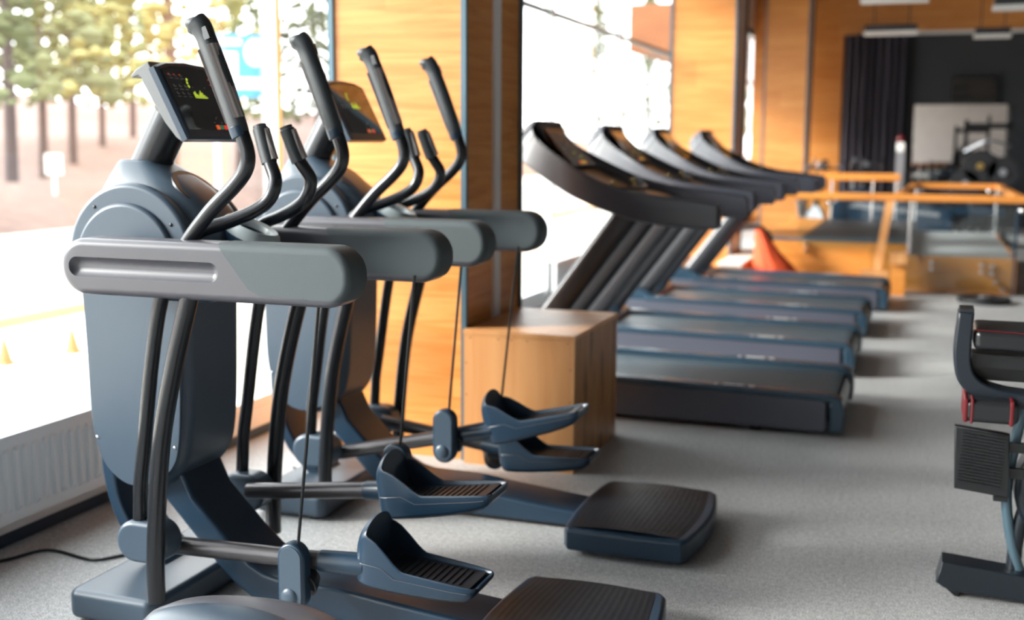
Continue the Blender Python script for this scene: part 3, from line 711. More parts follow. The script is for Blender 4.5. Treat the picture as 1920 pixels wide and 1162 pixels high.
# ---------------------------------------------------------------- treadmills
def build_treadmill():
    T = thing('treadmill', '', 'treadmill')
    W = .43
    # deck side profile extruded as two side panels, belt between
    side = [(-2.25, .03), (-.318, .022), (-.305, .045), (-.300, .12), (-.303, .155), (-.315, .185), (-.335, .203), (-.40, .209), (-1.86, .235), (-2.0, .27), (-2.12, .33), (-2.22, .32), (-2.29, .25), (-2.30, .12)]
    for s in (-1, 1):
        obj('side_panel', MB().rounded([(-2.2, .03), (-.392, .022), (-.384, .06), (-.386, .165), (-.42, .182), (-1.9, .198), (-2.2, .20)], min(s * .385, s * .43), max(s * .385, s * .43), .006, 3), 'deck_side', T)
        tr = cm2([(-1.95, .232), (-1.5, .226), (-.9, .216), (-.40, .208), (-.345, .200), (-.315, .178), (-.303, .14), (-.300, .08), (-.306, .024)], 3)
        trin = cm2([(-.372, .024), (-.366, .08), (-.368, .13), (-.378, .158), (-.405, .172), (-.9, .182), (-1.5, .192), (-1.95, .197)], 3)
        obj('side_rail', MB().rounded(tr + trin, min(s * .335, s * .437), max(s * .335, s * .437), .012, 4), 'deck_trim', T)
        wr = obj('rail_lettering', MB(), 'markw', T) if False else None
        tx = MB(); xx = -.93
        random.seed(3)
        for k, wl_ in enumerate((.012, 0, .02, .022, .018, .024, .02, 0, .018, .008)):
            if wl_: tx.box(xx, xx + wl_, s * .395 - .006, s * .395 + .006, .2175, .2192)
            xx += .021
        obj('rail_lettering', tx, 'markw', T, smooth=False)
    obj('running_belt', MB().rounded([(-2.0, .205), (-.40, .188), (-.352, .176), (-.335, .13), (-.345, .07), (-.40, .045), (-2.0, .05)], -.335, .335, .004, 2), 'belt', T)
    obj('rear_roller_cover', MB().rounded([(-.40, .03), (-.335, .03), (-.318, .06), (-.315, .12), (-.335, .17), (-.345, .12), (-.36, .05)], -.335, .335, .004, 2), 'black', T)
    obj('motor_hood', MB().rounded(cm2([(-1.88, .07), (-1.865, .205), (-1.90, .245), (-2.0, .29), (-2.10, .325), (-2.20, .32), (-2.28, .26), (-2.30, .16), (-2.29, .06)], 3), -.40, .40, .03, 5), 'deck_trim', T)
    ft = MB()
    for x in (-2.1, -.725):
        for y in (-.36, .36): ft.cyl((x, y, 0), (x, y, .012), .032, .026, n=16).cyl((x, y, .012), (x, y, .05), .011, n=12)
    obj('levelling_foot', ft, 'black', T)
    ch = MB()
    for x in (-2.1, -.725):
        for y in (-.36, .36): ch.cyl((x, y, .03), (x, y, .045), .016, n=14)
    obj('foot_nut', ch, 'chrome', T)
    # posts
    for s in (-1, 1):
        a, b = Vector((-2.085, s * .285, .14)), Vector((-1.40, s * .285, 1.06))
        d = (b - a).normalized(); u = Vector((0, 1, 0)); v = d.cross(u); R = []
        for p in (a, b):
            R.append([p + v * (.066 * math.copysign(abs(math.cos(t)) ** .75, math.cos(t))) + u * (.045 * math.copysign(abs(math.sin(t)) ** .75, math.sin(t))) for t in [2 * PI * k / 32 for k in range(32)]])
        obj('post', MB().loft(R), 'post_t', T)
    # console: swept U of two arms
    st = [((-1.935, 1.505, .10), (-2.045, 1.40, .10)), ((-1.945, 1.502, .20), (-2.045, 1.385, .22)), ((-1.945, 1.478, .262), (-2.035, 1.35, .278)), ((-1.918, 1.432, .292), (-1.985, 1.298, .305)), ((-1.876, 1.390, .318), (-1.900, 1.246, .333)),
          ((-1.786, 1.333, .36), (-1.781, 1.177, .37)), ((-1.671, 1.271, .41), (-1.669, 1.123, .41)), ((-1.531, 1.207, .45), (-1.496, 1.06, .45)),
          ((-1.365, 1.161, .48), (-1.30, 1.011, .48)), ((-1.176, 1.137, .49), (-1.112, .991, .49)), ((-.98, 1.115, .4925), (-.975, .987, .4925)), ((-.935, 1.108, .4925), (-.932, .988, .4925)), ((-.922, 1.092, .490), (-.920, 1.0, .490))]
    con = obj('console_back', MB().rounded(cm2([(-1.93, 1.512), (-1.965, 1.505), (-2.02, 1.46), (-2.055, 1.40), (-2.04, 1.33), (-1.98, 1.27), (-1.90, 1.215), (-1.79, 1.15), (-1.66, 1.11), (-1.62, 1.13), (-1.70, 1.20), (-1.80, 1.29), (-1.88, 1.40)], 3), -.235, .235, .03, 5), 'console_t', T)
    for s in (-1, 1):
        rings = []
        for (xt, zt, ht), (xb, zb, hb) in st:
            th = .055; c = .012
            rings.append([(xb, s * hb, zb + c), (xt, s * ht, zt - c), (xt, s * (ht - .004), zt - .003), (xt, s * (ht - c), zt), (xt, s * (ht - th + c), zt), (xt, s * (ht - th), zt - c),
                          (xb, s * (hb - th), zb + c), (xb, s * (hb - th + c), zb), (xb, s * (hb - c), zb), (xb, s * (hb - .003), zb + .004)])
        # refine along the path
        dense = []
        for i in range(len(rings[0])):
            dense.append(catmull([r[i] for r in rings], 4))
        R = [[dense[i][k] for i in range(len(rings[0]))] for k in range(len(dense[0]))]
        ar = obj('handrail', MB().loft(R), 'console_t', T, angle=50)
        obj('handrail_tip', MB().rounded(stadium(s * .4575 - .014 if True else 0, s * .4575 + .014, 1.0, 1.09, .012, 4), -.928, -.912, .004, 2, 'YZ'), 'black', ar)
        obj('top_edge_strip', MB().tube([(p[0], s * (abs(p[1]) - .004), p[2] + .001) for p in [dense[3][k] for k in range(6, len(dense[3]) - 4, 2)]], .0028, n=6, smooth=0), 'post_t', ar)
    # dished panel between the arms carrying the dark display
    pan = []
    for (xt, zt, ht), dz in ((st[1][0], -.012), (st[3][0], -.028), (st[4][0], -.035), (st[5][0], -.042), (st[6][0], -.045), (st[7][0], -.045)):
        w = ht - .03
        pan.append([(xt + .004, -w, zt + dz), (xt + .006, -w * .5, zt + dz - .006), (xt + .006, w * .5, zt + dz - .006), (xt + .004, w, zt + dz), (xt + .002, w, zt + dz - .03), (xt, -w, zt + dz - .03)])
    pn = obj('console_panel', MB().loft(pan), 'black', T, angle=50)
    a, b = Vector((-1.925, 0, 1.468)), Vector((-1.735, 0, 1.268)); d = (b - a); nn = Vector((-d.z, 0, d.x)).normalized()
    if nn.x < 0: nn = -nn
    ds = MB()
    def pt(u, v, h): return a + d * u + Vector((0, v, 0)) + nn * h
    sh = [(0, -.15), (0, .15), (.5, .19), (1, .22), (1, -.22), (.5, -.19)]
    ds.mat(0).loft([[pt(u, v, -.02) for u, v in sh], [pt(u, v, .012) for u, v in sh]])
    random.seed(11)
    for k in range(7):
        for j in range(9):
            if random.random() < .40:
                u = .12 + k * .105; v = -.15 + j * .036; ds.mat(random.choice((1, 1, 1, 1, 3, 2))).add([pt(u, v, .0135), pt(u, v + .012, .0135), pt(u + .035, v + .012, .0135), pt(u + .035, v, .0135)], [(0, 1, 2, 3)])
    for j, mi in enumerate((4, 4, 2, 4)):
        v = -.05 + j * .035; ds.mat(mi).add([pt(.88, v, .0135), pt(.88, v + .02, .0135), pt(.95, v + .02, .0135), pt(.95, v, .0135)], [(0, 1, 2, 3)])
    obj('display', ds, ['screen_t', 'soffit', 'led_g', 'mark', 'led_o'], pn, smooth=False)
    # tray, cross bar and keys
    obj('tray', MB().rounded([(-1.56, 1.165), (-1.36, 1.125), (-1.30, 1.105), (-1.30, 1.075), (-1.40, 1.07), (-1.56, 1.10)], -.41, .41, .008, 3), 'black', T)
    obj('cross_bar', MB().tube([(-1.50, -.36, 1.175), (-1.44, -.2, 1.165), (-1.42, 0, 1.16), (-1.44, .2, 1.165), (-1.50, .36, 1.175)], .009, n=10), 'black', T)
    for y in (-.34, .16, .22, .29): obj('speed_key', MB().cyl((-1.50 + .1 * abs(y), y, 1.165), (-1.52 + .1 * abs(y), y, 1.205), .011, .014, n=12, bev=.002), 'gold' if y < .2 else 'steel', T)
    return T
t1 = build_treadmill()
trs = [t1] + [copy_tree(t1) for _ in range(3)]
tl = ['black and steel blue treadmill nearest the camera, standing behind the plywood box',
      'black and steel blue treadmill second in the row, right behind the nearest one',
      'black and steel blue treadmill third in the row counted from the camera',
      'black and steel blue treadmill farthest along the row, next to the wooden pillar']
for t, lb, x, y in zip(trs, tl, (0, -.035, -.032, .067), (6.05, 7.575, 9.08, 10.535)):
    t.location = (x, y, 0); t['label'] = lb; t['group'] = 'treadmills in a row facing the window'

# ---------------------------------------------------------------- exercise machine at the right edge
bx = thing('rowing_machine', 'black machine with angled frame and ribbed footplate cut off at the right edge', 'exercise machine', (0, 0, 0))
obj('floor_foot', MB().rounded([(.10, .045), (.116, .115), (.9, .055), (.9, .0), (.16, .022), (.125, .03)], 3.70, 3.80, .006, 3), 'navy_black', bx)
obj('skid', MB().rounded([(.115, .035), (.158, .0), (.172, .0), (.172, .03)], 3.72, 3.78, .003, 2), 'black', bx)
arm = cm2([(.118, .905), (.112, .82), (.112, .76), (.125, .70), (.165, .655), (.23, .635), (.34, .622), (.7, .60)], 4)
armi = cm2([(.7, .645), (.34, .668), (.24, .68), (.185, .705), (.163, .75), (.160, .82), (.162, .905)], 4)
obj('frame_hoop', MB().rounded(arm + armi, 3.66, 3.76, .008, 3), 'navy_black', bx)
obj('post_cap', MB().box(.121, .161, 3.665, 3.755, .905, .915), 'black', bx)
obj('seat_pad', MB().rounded(stadium(.165, .72, .79, .855, .02), 3.66, 3.90, .02, 4), 'black', bx)
obj('seat_rail', MB().box(.165, .7, 3.70, 3.80, .735, .775).box(.17, .7, 3.74, 3.82, .69, .735), 'black', bx)
obj('piping', MB().tube([(.17, 3.665, .853), (.4, 3.662, .847), (.7, 3.66, .84)], .0015, n=6), 'red', bx)
blk = obj('roller_pad', MB().rounded(stadium(.148, .300, .585, .655, .02), 3.60, 3.80, .018, 4), 'black', bx)
obj('red_band', MB().rounded(stadium(.146, .158, .585, .657, .005), 3.60, 3.80, .004, 2).rounded(stadium(.165, .174, .583, .657, .004), 3.598, 3.80, .004, 2)
    .rounded(stadium(.272, .284, .583, .657, .004), 3.598, 3.80, .004, 2), 'red', blk)
fpl = obj('footplate', MB().rounded([(.127, .555), (.283, .540), (.292, .343), (.136, .358)], 3.68, 3.71, .006, 3), 'black', bx)
rb = MB()
for k in range(17):
    z = .378 + k * .0098
    rb.box(.150 - .0004 * k, .272 - .0004 * k, 3.674, 3.682, z, z + .0045, Matrix.Translation((.2, 0, .45)) @ Matrix.Rotation(math.radians(5.5), 4, 'Y') @ Matrix.Translation((-.2, 0, -.45)))
obj('ribs', rb, 'black', fpl, smooth=False)
obj('plate_bracket', MB().box(.28, .33, 3.70, 3.72, .48, .51), 'black', bx, smooth=False)
obj('plate_bracket', MB().box(.285, .33, 3.70, 3.72, .40, .43), 'black', bx, smooth=False)
obj('plate_clip', MB().box(.25, .29, 3.70, 3.74, .325, .342), 'black', bx, smooth=False)
obj('flywheel_hood', MB().rounded(circle(.50, .36, .19, 40), 3.72, 3.86, .03, 5), 'navy_black', bx)
obj('strut', MB().tube([(.33, 3.76, .66), (.305, 3.76, .50), (.29, 3.76, .34), (.31, 3.76, .20), (.345, 3.76, .08)], .016, n=12), 'trim', bx)
obj('stay', MB().tube([(.36, 3.77, .35), (.33, 3.77, .21), (.325, 3.77, .08)], .022, n=12), 'navy_black', bx)

# ---------------------------------------------------------------- stage, balustrade, rails
sg = thing('wooden_stage', 'low orange wood clad stage with grey carpet top behind the treadmills', 'stage', (0, 11.7, 0))
obj('front_cladding', MB().box(-.13, .855, 0, .03, 0, .345), 'woodrail', sg, smooth=False)
obj('raised_cladding', MB().box(-1.57, -.13, -.005, .03, 0, .455), 'woodrail', sg, smooth=False)
obj('side_cladding', MB().box(.825, .855, .03, 3.45, 0, .345), 'woodrail', sg, smooth=False)
obj('carpet_top', MB().box(-.13, .825, .03, 3.45, .25, .343), 'floor', sg, smooth=False)
obj('raised_top', MB().box(-1.14, -.13, .03, 3.45, .25, .46), 'mat_black', sg, smooth=False)
obj('end_panel', MB().box(-1.57, -1.141, .03, 3.45, .25, .462), 'woodrail', sg, smooth=False)
obj('edge_strip', MB().box(-1.57, -.13, -.015, .04, .455, .48), 'trim', sg, smooth=False)
bl = thing('glass_balustrade', 'clear glass balustrade panels fixed to the wooden stage under the handrail', 'balustrade', (0, 11.64, 0))
for x0, x1 in ((-1.14, -.47), (-.46, .82)):
    obj('glass_panel', MB().box(x0, x1, 0, .012, .03 if x0 > -1 else .40, .87), 'glass_b', bl, smooth=False)
sto = MB()
for x, z in ((-1.06, .42), (-1.06, .36), (.105, .29), (.105, .23), (.55, .28), (.55, .215), (.64, .27), (.64, .20), (.68, .12), (.74, .06)):
    sto.cyl((x, -.02, z), (x, .06, z), .020, n=16, bev=.004)
obj('standoff', sto, 'chrome', bl)
obj('end_stile', MB().box(.82, .84, -.01, .02, 0, .87), 'shell_dark', bl, smooth=False)
hr = thing('wooden_handrail', 'orange wooden handrail running round the top of the glass balustrade', 'handrail', (0, 11.6, 0))
obj('front_rail', MB().rounded(stadium(-.03, .05, .862, .932, .015, 4), -1.32, .90, .01, 3, 'YZ'), 'woodrail', hr)
def ybar(a, b, w=.035, h=.030):
    a = Vector(a); b = Vector(b); d = (b - a).normalized(); u = Vector((0, 0, 1)); v = d.cross(u).normalized()
    return MB().loft([[p + v * w + u * h, p + v * w - u * h, p - v * w - u * h, p - v * w + u * h] for p in (a, b)])
obj('side_rail', ybar((.85, .05, .90), (.85, 3.48, .90)), 'woodrail', hr, smooth=False)
obj('rear_rail', ybar((-.10, 3.50, .90), (.88, 3.50, .90)), 'woodrail', hr, smooth=False)
obj('angled_rail', ybar((-.24, .03, .90), (-.10, 3.50, .90)), 'woodrail', hr, smooth=False)
lb = thing('wooden_handrail', 'second pale wooden handrail standing farther back in front of the black curtain', 'handrail', (0, 15.3, 0))
obj('rear_left_rail', MB().rounded(stadium(-.03, .05, .94, 1.03, .015, 4), -1.75, -.28, .01, 3, 'YZ'), 'woodrail', lb)
po = MB()
for x in (-1.1, -.6, -.32): po.cyl((x, .01, 0), (x, .01, .94), .018, n=12)
obj('post', po, 'chrome', lb)
po = MB()
for x, y in ((-.10, .05), (.83, 3.4), (-.08, 3.4)): po.cyl((x, y, .34), (x, y, .88), .018, n=12)
obj('post', po, 'chrome', hr)
for x, y, z in ((-.02, 3.42, .845), (.74, 3.42, .845), (-.85, .03, .835), (.86, .0, .80)): obj('rail_bracket', MB().ball((x, y, z), .03, 1, 1, .9, 14, 8), 'chrome', hr)
pk = thing('wooden_prop', 'tall narrow wooden prop leaning on the handrail in front of the glass', 'wooden plank', (0, 11.4, 0))
obj('plank', MB().loft([[(-.41, -.08, .22), (-.34, -.08, .22), (-.34, -.04, .22), (-.41, -.04, .22)], [(-.335, .14, .86), (-.255, .14, .86), (-.255, .175, .86), (-.335, .175, .86)]]), 'ply', pk, smooth=False)
obj('foot_block', MB().box(-.52, -.27, -.12, .0, .0, .225), 'ply', pk, smooth=False)
sb = thing('wooden_step', 'small pale wooden step box in front of the stage behind the last treadmill', 'step', (0, 11.3, 0))
obj('top_board', MB().box(-.26, -.11, -.10, .25, .30, .395), 'ply', sb, smooth=False)
obj('base_box', MB().box(-.25, -.12, -.02, .25, .0, .30), 'woodrail', sb, smooth=False)

# window bench with the orange-red bag
wb = thing('window_bench', 'low bench with a white top along the windows behind the last treadmill', 'bench', (0, 0, 0))
obj('bench_top', MB().box(-1.825, -1.595, 11.06, 13.8, .235, .265), 'white', wb, smooth=False)
obj('apron', MB().box(-1.60, -1.585, 11.05, 13.8, .12, .235), 'woodrail', wb, smooth=False)
obj('panel', MB().box(-1.82, -1.60, 11.07, 13.8, .0, .235), 'woodrail', wb, smooth=False)
bg_ = thing('duffel_bag', 'orange-red cloth bag with a black strap leaning on the window bench', 'bag', (-1.36, 11.40, 0))
rings = []
for z, rx, ry, cx in ((0, .22, .15, .05), (.12, .24, .17, .05), (.26, .17, .14, .0), (.38, .11, .11, -.05), (.48, .075, .08, -.09), (.56, .045, .05, -.12), (.585, .01, .01, -.13)):
    rings.append([(cx + rx * math.cos(2 * PI * k / 28) * (1 + .09 * math.sin(k * 1.9 + z * 9)), ry * math.sin(2 * PI * k / 28) * (1 + .09 * math.cos(k * 2.3)), z) for k in range(28)])
obj('bag_body', MB().loft(rings), 'redcloth', bg_, angle=70)
obj('strap', MB().tube([(-.34, -.02, .545), (-.30, -.02, .575), (-.22, -.02, .59), (-.13, -.01, .59), (-.06, 0, .55), (.0, 0, .46)], .024, n=12), 'black', bg_)
# weight plate on the floor
wp = thing('weight_plate', 'round black weight plate lying flat on the floor in front of the stage', 'weight plate', (.56, 11.05, 0))
obj('plate', MB().lathe([(.06, .0), (.205, 0), (.225, .012), (.225, .045), (.205, .055), (.18, .055), (.165, .042), (.09, .042), (.08, .055), (.03, .055), (.028, .05)]), 'mat_black', wp)
obj('hub', MB().lathe([(.03, .04), (.05, .04), (.05, .06), (.03, .06)]), 'steel', wp)

# ---------------------------------------------------------------- far end of the room
cu = MB(); rows = []
for z in (0.02, .8, 1.6, 2.4, 3.22):
    rows.append([(-1.40 + .0125 * i, 20.80 + .085 * math.sin(i * .62 + .25 * math.sin(z * 1.3)) + .02 * math.sin(i * .19), z) for i in range(81)])
cu.loft([r + [(p[0], p[1] + .012, p[2]) for p in reversed(r)] for r in rows])
tag(obj('curtain', cu, 'curtain', angle=80), 'floor length pleated black curtain hanging at the far end of the room', 'curtain')
mi = thing('wall_mirror', 'large mirror on the charcoal far wall behind the gym equipment', 'mirror', (0, 21.08, 0))
obj('mirror_glass', MB().box(-.22, 1.24, -.02, 0, .55, 2.06), 'mirror', mi, smooth=False)
obj('mirror_frame', MB().box(-.25, -.22, -.03, 0, .52, 2.09).box(1.24, 1.27, -.03, 0, .52, 2.09).box(-.25, 1.27, -.03, 0, 2.06, 2.09).box(-.25, 1.27, -.03, 0, .52, .55), 'black', mi, smooth=False)
tv = thing('television', 'black flat television mounted on the charcoal wall above the mirror', 'television', (.70, 20.95, 2.32))
obj('casing', MB().rounded(stadium(-.36, .36, -.21, .21, .02, 3), 0, .05, .008, 3), 'black', tv)
obj('television_screen', MB().box(-.34, .34, -.004, 0, -.19, .19), 'screen', tv, smooth=False)
obj('wall_arm', MB().box(-.05, .05, .05, .16, -.08, .08), 'black', tv, smooth=False)
# totem post with a red top
tp = thing('sanitizer_stand', 'slim grey stand with a red top in front of the far curtain', 'stand', (-.31, 16.0, 0))
obj('column', MB().box(-.055, .055, -.04, .04, .02, 1.30), 'steel', tp, smooth=False)
obj('foot', MB().box(-.14, .14, -.14, .14, 0, .02), 'steel', tp, smooth=False)
obj('dispenser', MB().rounded(stadium(-.05, .05, 1.30, 1.42, .02), -.04, .04, .01, 3), 'white', tp)
obj('red_top', MB().ball((0, 0, 1.46), .055, 1, 1, .9), 'red', tp)
# spin bikes by the rear rail
def bike(x, y, rz, label):
    b = thing('spin_bike', label, 'exercise bike', (x, y, 0), rz, 'spin bikes behind the stage')
    obj('flywheel', MB().rounded(circle(.42, .34, .24, 36), -.03, .03, .01, 3), 'steel', b)
    obj('frame', MB().tube([(-.35, 0, .10), (-.05, 0, .34), (.42, 0, .62), (.50, 0, 1.0)], .035, n=12).tube([(-.05, 0, .34), (-.22, 0, .85)], .03, n=12, smooth=0)
        .box(-.48, -.42, -.28, .28, .0, .07).box(.66, .72, -.28, .28, 0, .07).tube([(-.45, 0, .05), (.1, 0, .12), (.7, 0, .05)], .03, n=10).tube([(.42, 0, .62), (.55, 0, .3), (.69, 0, .05)], .025, n=10), 'black', b)
    obj('saddle', MB().rounded(cm2([(-.36, -.09), (-.2, -.05), (-.08, -.02), (-.08, .02), (-.2, .05), (-.36, .09)], 3), .90, .95, .015, 3, 'XY'), 'mat_black', b)
    obj('handlebar', MB().tube([(.72, -.18, 1.20), (.70, -.20, 1.12), (.52, -.20, 1.08), (.50, 0, 1.07), (.52, .20, 1.08), (.70, .20, 1.12), (.72, .18, 1.20)], .017, n=10).tube([(.50, -.05, 1.0), (.62, -.05, 1.16), (.60, .05, 1.16), (.50, .05, 1.0)], .015, n=10), 'black', b)
    obj('console_unit', MB().rounded(stadium(-.06, .06, 1.08, 1.15, .01, 3), -.05, .05, .005, 2).xf(Matrix.Translation((.55, 0, 0))), 'steel', b)
    return b
bike(-1.55, 16.3, math.radians(-60), 'black spin bike with curved handlebars by the left end of the rear handrail')
bike(-.95, 18.0, math.radians(-75), 'black spin bike with pale levers in front of the black curtain')
# cable machine and benches seen before the mirror
def rack(x, y, w, label):
    r = thing('dumbbell_rack', label, 'weight rack', (x, y, 0))
    for s in (-1, 1): obj('upright', MB().box(s * w - .03, s * w + .03, -.06, .20, 0, 1.02), 'black', r, smooth=False)
    for k, z in enumerate((.42, .70, .96)):
        obj('shelf', MB().box(-w, w, -.05 + k * .05, .10 + k * .05, z - .02, z), 'shell_dark', r, smooth=False)
    return r
rk = rack(.25, 19.4, .50, 'dark three tier dumbbell rack in front of the far mirror')
db0 = thing('dumbbell', 'small dark dumbbell on the dumbbell rack before the mirror', 'dumbbell', (0, 0, 0), 0, 'dumbbells on the rack before the mirror')
obj('weights', MB().cyl((0, -.10, 0), (0, -.04, 0), .05, n=14, bev=.006).cyl((0, .04, 0), (0, .10, 0), .05, n=14, bev=.006), 'mat_black', db0)
obj('handle', MB().cyl((0, -.04, 0), (0, .04, 0), .014, n=10), 'chrome', db0)
first = True
for k, z in enumerate((.42, .70, .96)):
    for j in range(7):
        d_ = db0 if first else copy_tree(db0); first = False
        d_.location = (.25 - .40 + j * .133, 19.42 + k * .05, z + .052)
st_ = thing('weight_machine', 'black plate loaded weight machine with a yellow hub at the right before the mirror', 'exercise machine', (.82, 18.0, 0))
obj('frame', MB().box(-.32, -.26, -.03, .03, 0, 1.75).box(.26, .32, -.03, .03, 0, 1.95).box(-.32, .32, -.03, .03, 1.62, 1.70).box(-.35, .35, -.5, .5, 0, .07).box(-.03, .03, -.5, -.44, 0, 1.25), 'black', st_, smooth=False)
obj('seat', MB().rounded(stadium(-.2, .2, .50, .58, .03), -.45, -.05, .02, 3), 'mat_black', st_)
obj('back_pad', MB().rounded(stadium(-.16, .16, .62, 1.25, .05), -.10, 0, .02, 3), 'mat_black', st_)
for x, z, r in ((-.10, 1.10, .23), (.20, 1.02, .21), (-.28, .85, .2)):
    pw = obj('weight_disc', MB().cyl((x, -.60, z), (x, -.55, z), r, n=28, bev=.008), 'mat_black', st_)
    obj('disc_hub', MB().cyl((x, -.63, z), (x, -.60, z), .05, n=16), 'gold' if x == -.10 else 'steel', pw)
obj('lever_arm', MB().tube([(-.3, -.3, 1.3), (0, -.45, 1.45), (.28, -.3, 1.38)], .02, n=10).cyl((-.10, -.6, 1.10), (-.10, 0, 1.10), .02).cyl((.20, -.6, 1.02), (.20, 0, 1.02), .02).cyl((-.28, -.6, .85), (-.28, 0, .85), .02), 'steel', st_)
cm = thing('covered_machine', 'low black sloping machine cover seen through the glass left of the wooden prop', 'exercise machine', (0, 15.58, 0))
obj('cover', MB().rounded([(-1.12, .02), (-1.12, .62), (-.95, .80), (-.72, .84), (-.30, .66), (.35, .60), (.40, .02)], -.18, .18, .03, 4), 'shell_dark', cm)
obj('cover_stripe', MB().rounded([(-.90, .60), (-.80, .66), (.2, .55), (.2, .50)], -.192, -.17, .004, 2), 'steel', cm)
bn = thing('weight_bench', 'black flat weight bench seen through the glass balustrade', 'bench', (-.45, 16.6, 0))
obj('pad', MB().rounded(stadium(-.6, .6, .44, .54, .03), -.16, .16, .02, 4), 'shell_dark', bn)
obj('legs', MB().box(-.5, -.44, -.25, .25, 0, .44).box(.44, .5, -.25, .25, 0, .44).box(-.5, .5, -.03, .03, .1, .15), 'black', bn, smooth=False)
bn2 = copy_tree(bn); bn2.location = (.45, 17.1, 0)
bn2['label'] = 'black flat weight bench behind the stage, right of the other bench'
# hanging lamps and ceiling fittings
def lamp(x, y, z, w, d, label, drop=True):
    l_ = thing('pendant_lamp', label, 'lamp', (x, y, z), 0, 'pendant lamps at the far end')
    obj('lamp_housing', MB().box(-w / 2, w / 2, -d / 2, d / 2, .03, .10), 'darkwall', l_, smooth=False)
    obj('diffuser', MB().box(-w / 2 - .01, w / 2 + .01, -d / 2 - .01, d / 2 + .01, 0, .03), 'white', l_, smooth=False)
    obj('hanger', MB().cyl((-w / 3, 0, .10), (-w / 3, 0, 3.95 - z), .006, n=8).cyl((w / 3, 0, .10), (w / 3, 0, 3.95 - z), .006, n=8), 'black', l_)
    return l_
lamp(-.44, 14.0, 2.62, .56, .22, 'slim pendant lamp hanging in front of the top of the black curtain')
lamp(.62, 14.0, 2.56, .36, .22, 'small square pendant lamp hanging before the charcoal wall at upper right')
lamp(.72, 10.6, 2.50, .50, .22, 'white bottomed pendant lamp touching the top edge at upper right')
lamp(-.30, 10.0, 2.525, .50, .22, 'pendant lamp cut off by the top edge above the black curtain')

# ---------------------------------------------------------------- outdoors
struct('ground', MB().box(-90, WX - .36, -40, 90, -.22, -.06), 'asphalt', smooth=False)['kind'] = 'structure'
struct('road', MB().box(-12.5, -8.2, -40, 90, -.06, -.045), 'road', smooth=False)['kind'] = 'structure'
struct('curb', MB().box(-7.1, -6.7, -40, 90, -.06, .02), 'curb', smooth=False)['kind'] = 'structure'
mb = MB(); rows = []
for i in range(26):
    x = -13 - i * 2.6; row = []
    for j in range(40):
        y = -30 + j * 3.6
        row.append((x, y, -.1 + .20 * i * (1 + .15 * math.sin(j * .7)) + .22 * math.sin(i * .8 + j * .5) * (i > 0)))
    rows.append(row)
mb.loft(rows, cap=False, closed=False)
struct('hillside', mb, 'soil', angle=80, wn=False)['kind'] = 'structure'
def tree(x, y, z, h, rad, leaf, label, seed, bare=.22):
    random.seed(seed)
    t = thing('pine_tree', label, 'tree', (x, y, z), 0, 'trees on the hillside outside')
    obj('trunk', MB().tube([(0, 0, -.4), (.05, .05, h * .3), (-.05, .1, h * .6), (0, 0, h * .95)], lambda q: .13 * (1 - .75 * q) * h / 8, n=8), 'trunk', t)
    c = MB()
    for k in range(500):
        q = random.random(); zz = h * (bare + (1 - bare) * q); rr = rad * (1.05 - q) * math.sqrt(random.random()) * 1.25; a = random.random() * 2 * PI
        px, py = rr * math.cos(a), rr * math.sin(a); s_ = random.uniform(.08, .21) * rad * .62
        vs = []; 
        for v_ in ((1, 0, 0), (-1, 0, 0), (0, 1, 0), (0, -1, 0), (0, 0, .6), (0, 0, -.6)):
            vs.append((px + v_[0] * s_ * random.uniform(.6, 1.5), py + v_[1] * s_ * random.uniform(.6, 1.5), zz + v_[2] * s_ * random.uniform(.6, 1.5)))
        c.add(vs, [(0, 2, 4), (2, 1, 4), (1, 3, 4), (3, 0, 4), (2, 0, 5), (1, 2, 5), (3, 1, 5), (0, 3, 5)])
    obj('foliage', c, leaf, t, smooth=False)
    return t
def ang(px, dist):
    d = _fw * CAM_F + _rt * (px - 960.0); d.z = 0; d.normalize(); return d * dist
k = 0
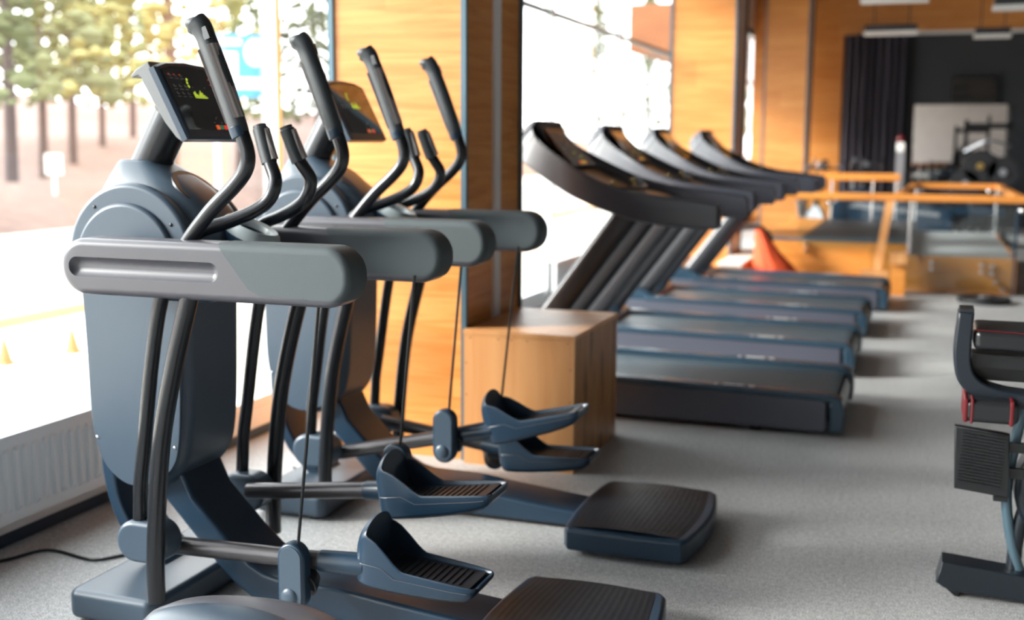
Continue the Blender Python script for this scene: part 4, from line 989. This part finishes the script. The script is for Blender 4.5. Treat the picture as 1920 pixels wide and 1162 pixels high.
for px, dist, h, rad, leaf, lb_ in ((-40, 20, 9.0, 2.0, 'leaf2', 'grey-green pine at the left edge outside the window'), (35, 29, 10, 1.9, 'leaf2', 'thin trunked pine just right of the left edge outside'),
        (95, 34, 8.5, 2.1, 'leaf1', 'olive green pine above the white road sign'), (150, 39, 9.5, 2.2, 'leaf1', 'full olive pine outside, right of the white road sign'), (205, 44, 8.5, 2.0, 'leaf3', 'yellowish tree outside left of the trainer console'),
        (262, 49, 10, 2.3, 'leaf1', 'tall yellow-green tree right above the trainer console'), (330, 25.5, 10, 1.9, 'leaf3', 'pale yellow tree outside above the first console'), (455, 31, 7.5, 1.3, 'leaf1', 'small dark pine outside above the blue notice board'),
        (600, 38, 8, 1.6, 'leaf2', 'dark green tree outside left of the first wooden pillar'), (1112, 38, 6.6, .9, 'leaf2', 'dark tree outside between the window frames above the treadmills'), (1208, 46, 7.6, 1.1, 'leaf2', 'leafy green tree outside left of the second pillar'),
        (1410, 60, 9, 2.0, 'leaf2', 'distant tree outside beyond the second pillar')):
    p = ang(px, dist); k += 1
    hz = .4 if dist < 40 else .2
    tree(p.x, p.y, max(0.0, (-13 - p.x) / 2.6 * .20) - .2, h, rad, leaf, lb_, 100 + k)
sn = ang(115, 24.5)
rs = thing('road_sign', 'small blank white road sign on a post outside the left window', 'sign', (sn.x, sn.y, 0), math.radians(60))
obj('post', MB().cyl((0, 0, -.06), (0, 0, .9), .03, n=10), 'white', rs); obj('sign_board', MB().box(-.16, .16, -.02, .02, .72, 1.12), 'white', rs, smooth=False)
for (x, y), lb_ in (((-5.50, 6.42), 'orange traffic cone on the paving outside, right of the other cone'), ((-5.62, 5.92), 'orange traffic cone outside at the very left edge of the picture')):
    c_ = thing('traffic_cone', lb_, 'traffic cone', (x, y, -.06), 0, 'traffic cones outside')
    obj('cone_body', MB().lathe([(.05, .012), (.012, .16), (.008, .163)], n=16), 'cone', c_); obj('cone_base', MB().box(-.06, .06, -.06, .06, 0, .014), 'cone', c_, smooth=False)
bp = ang(466, 17)
nb = thing('notice_board', 'blue notice board with white lettering and a white round emblem outside the window', 'notice board', (bp.x, bp.y, 0), math.atan2(bp.y, bp.x) - PI / 2)
obj('board', MB().box(-.42, .40, 0, .05, 2.0, 2.87), 'blue', nb, smooth=False)
w_ = MB().box(-.36, .0, -.02, 0, 2.72, 2.80).box(-.3, -.06, -.02, 0, 2.30, 2.62).box(-.30, .36, -.02, 0, 2.22, 2.27).box(-.28, .36, -.02, 0, 2.12, 2.17)
for k in range(24): pass
w_.rounded([(.19 + .15 * math.cos(2 * PI * q / 24), 2.62 + .19 * math.sin(2 * PI * q / 24)) for q in range(24)], -.02, 0, .004, 2)
obj('board_print', w_, 'white', nb, smooth=False)
obj('board_posts', MB().box(-.40, -.34, .01, .05, -.06, 2.0).box(.30, .36, .01, .05, -.06, 2.0), 'alu', nb, smooth=False)
# timber canopy of the building beyond the second bay
struct('canopy', MB().box(-4.2, -3.35, 17.0, 30, 2.72, 3.4), 'soffit', smooth=False)['kind'] = 'structure'
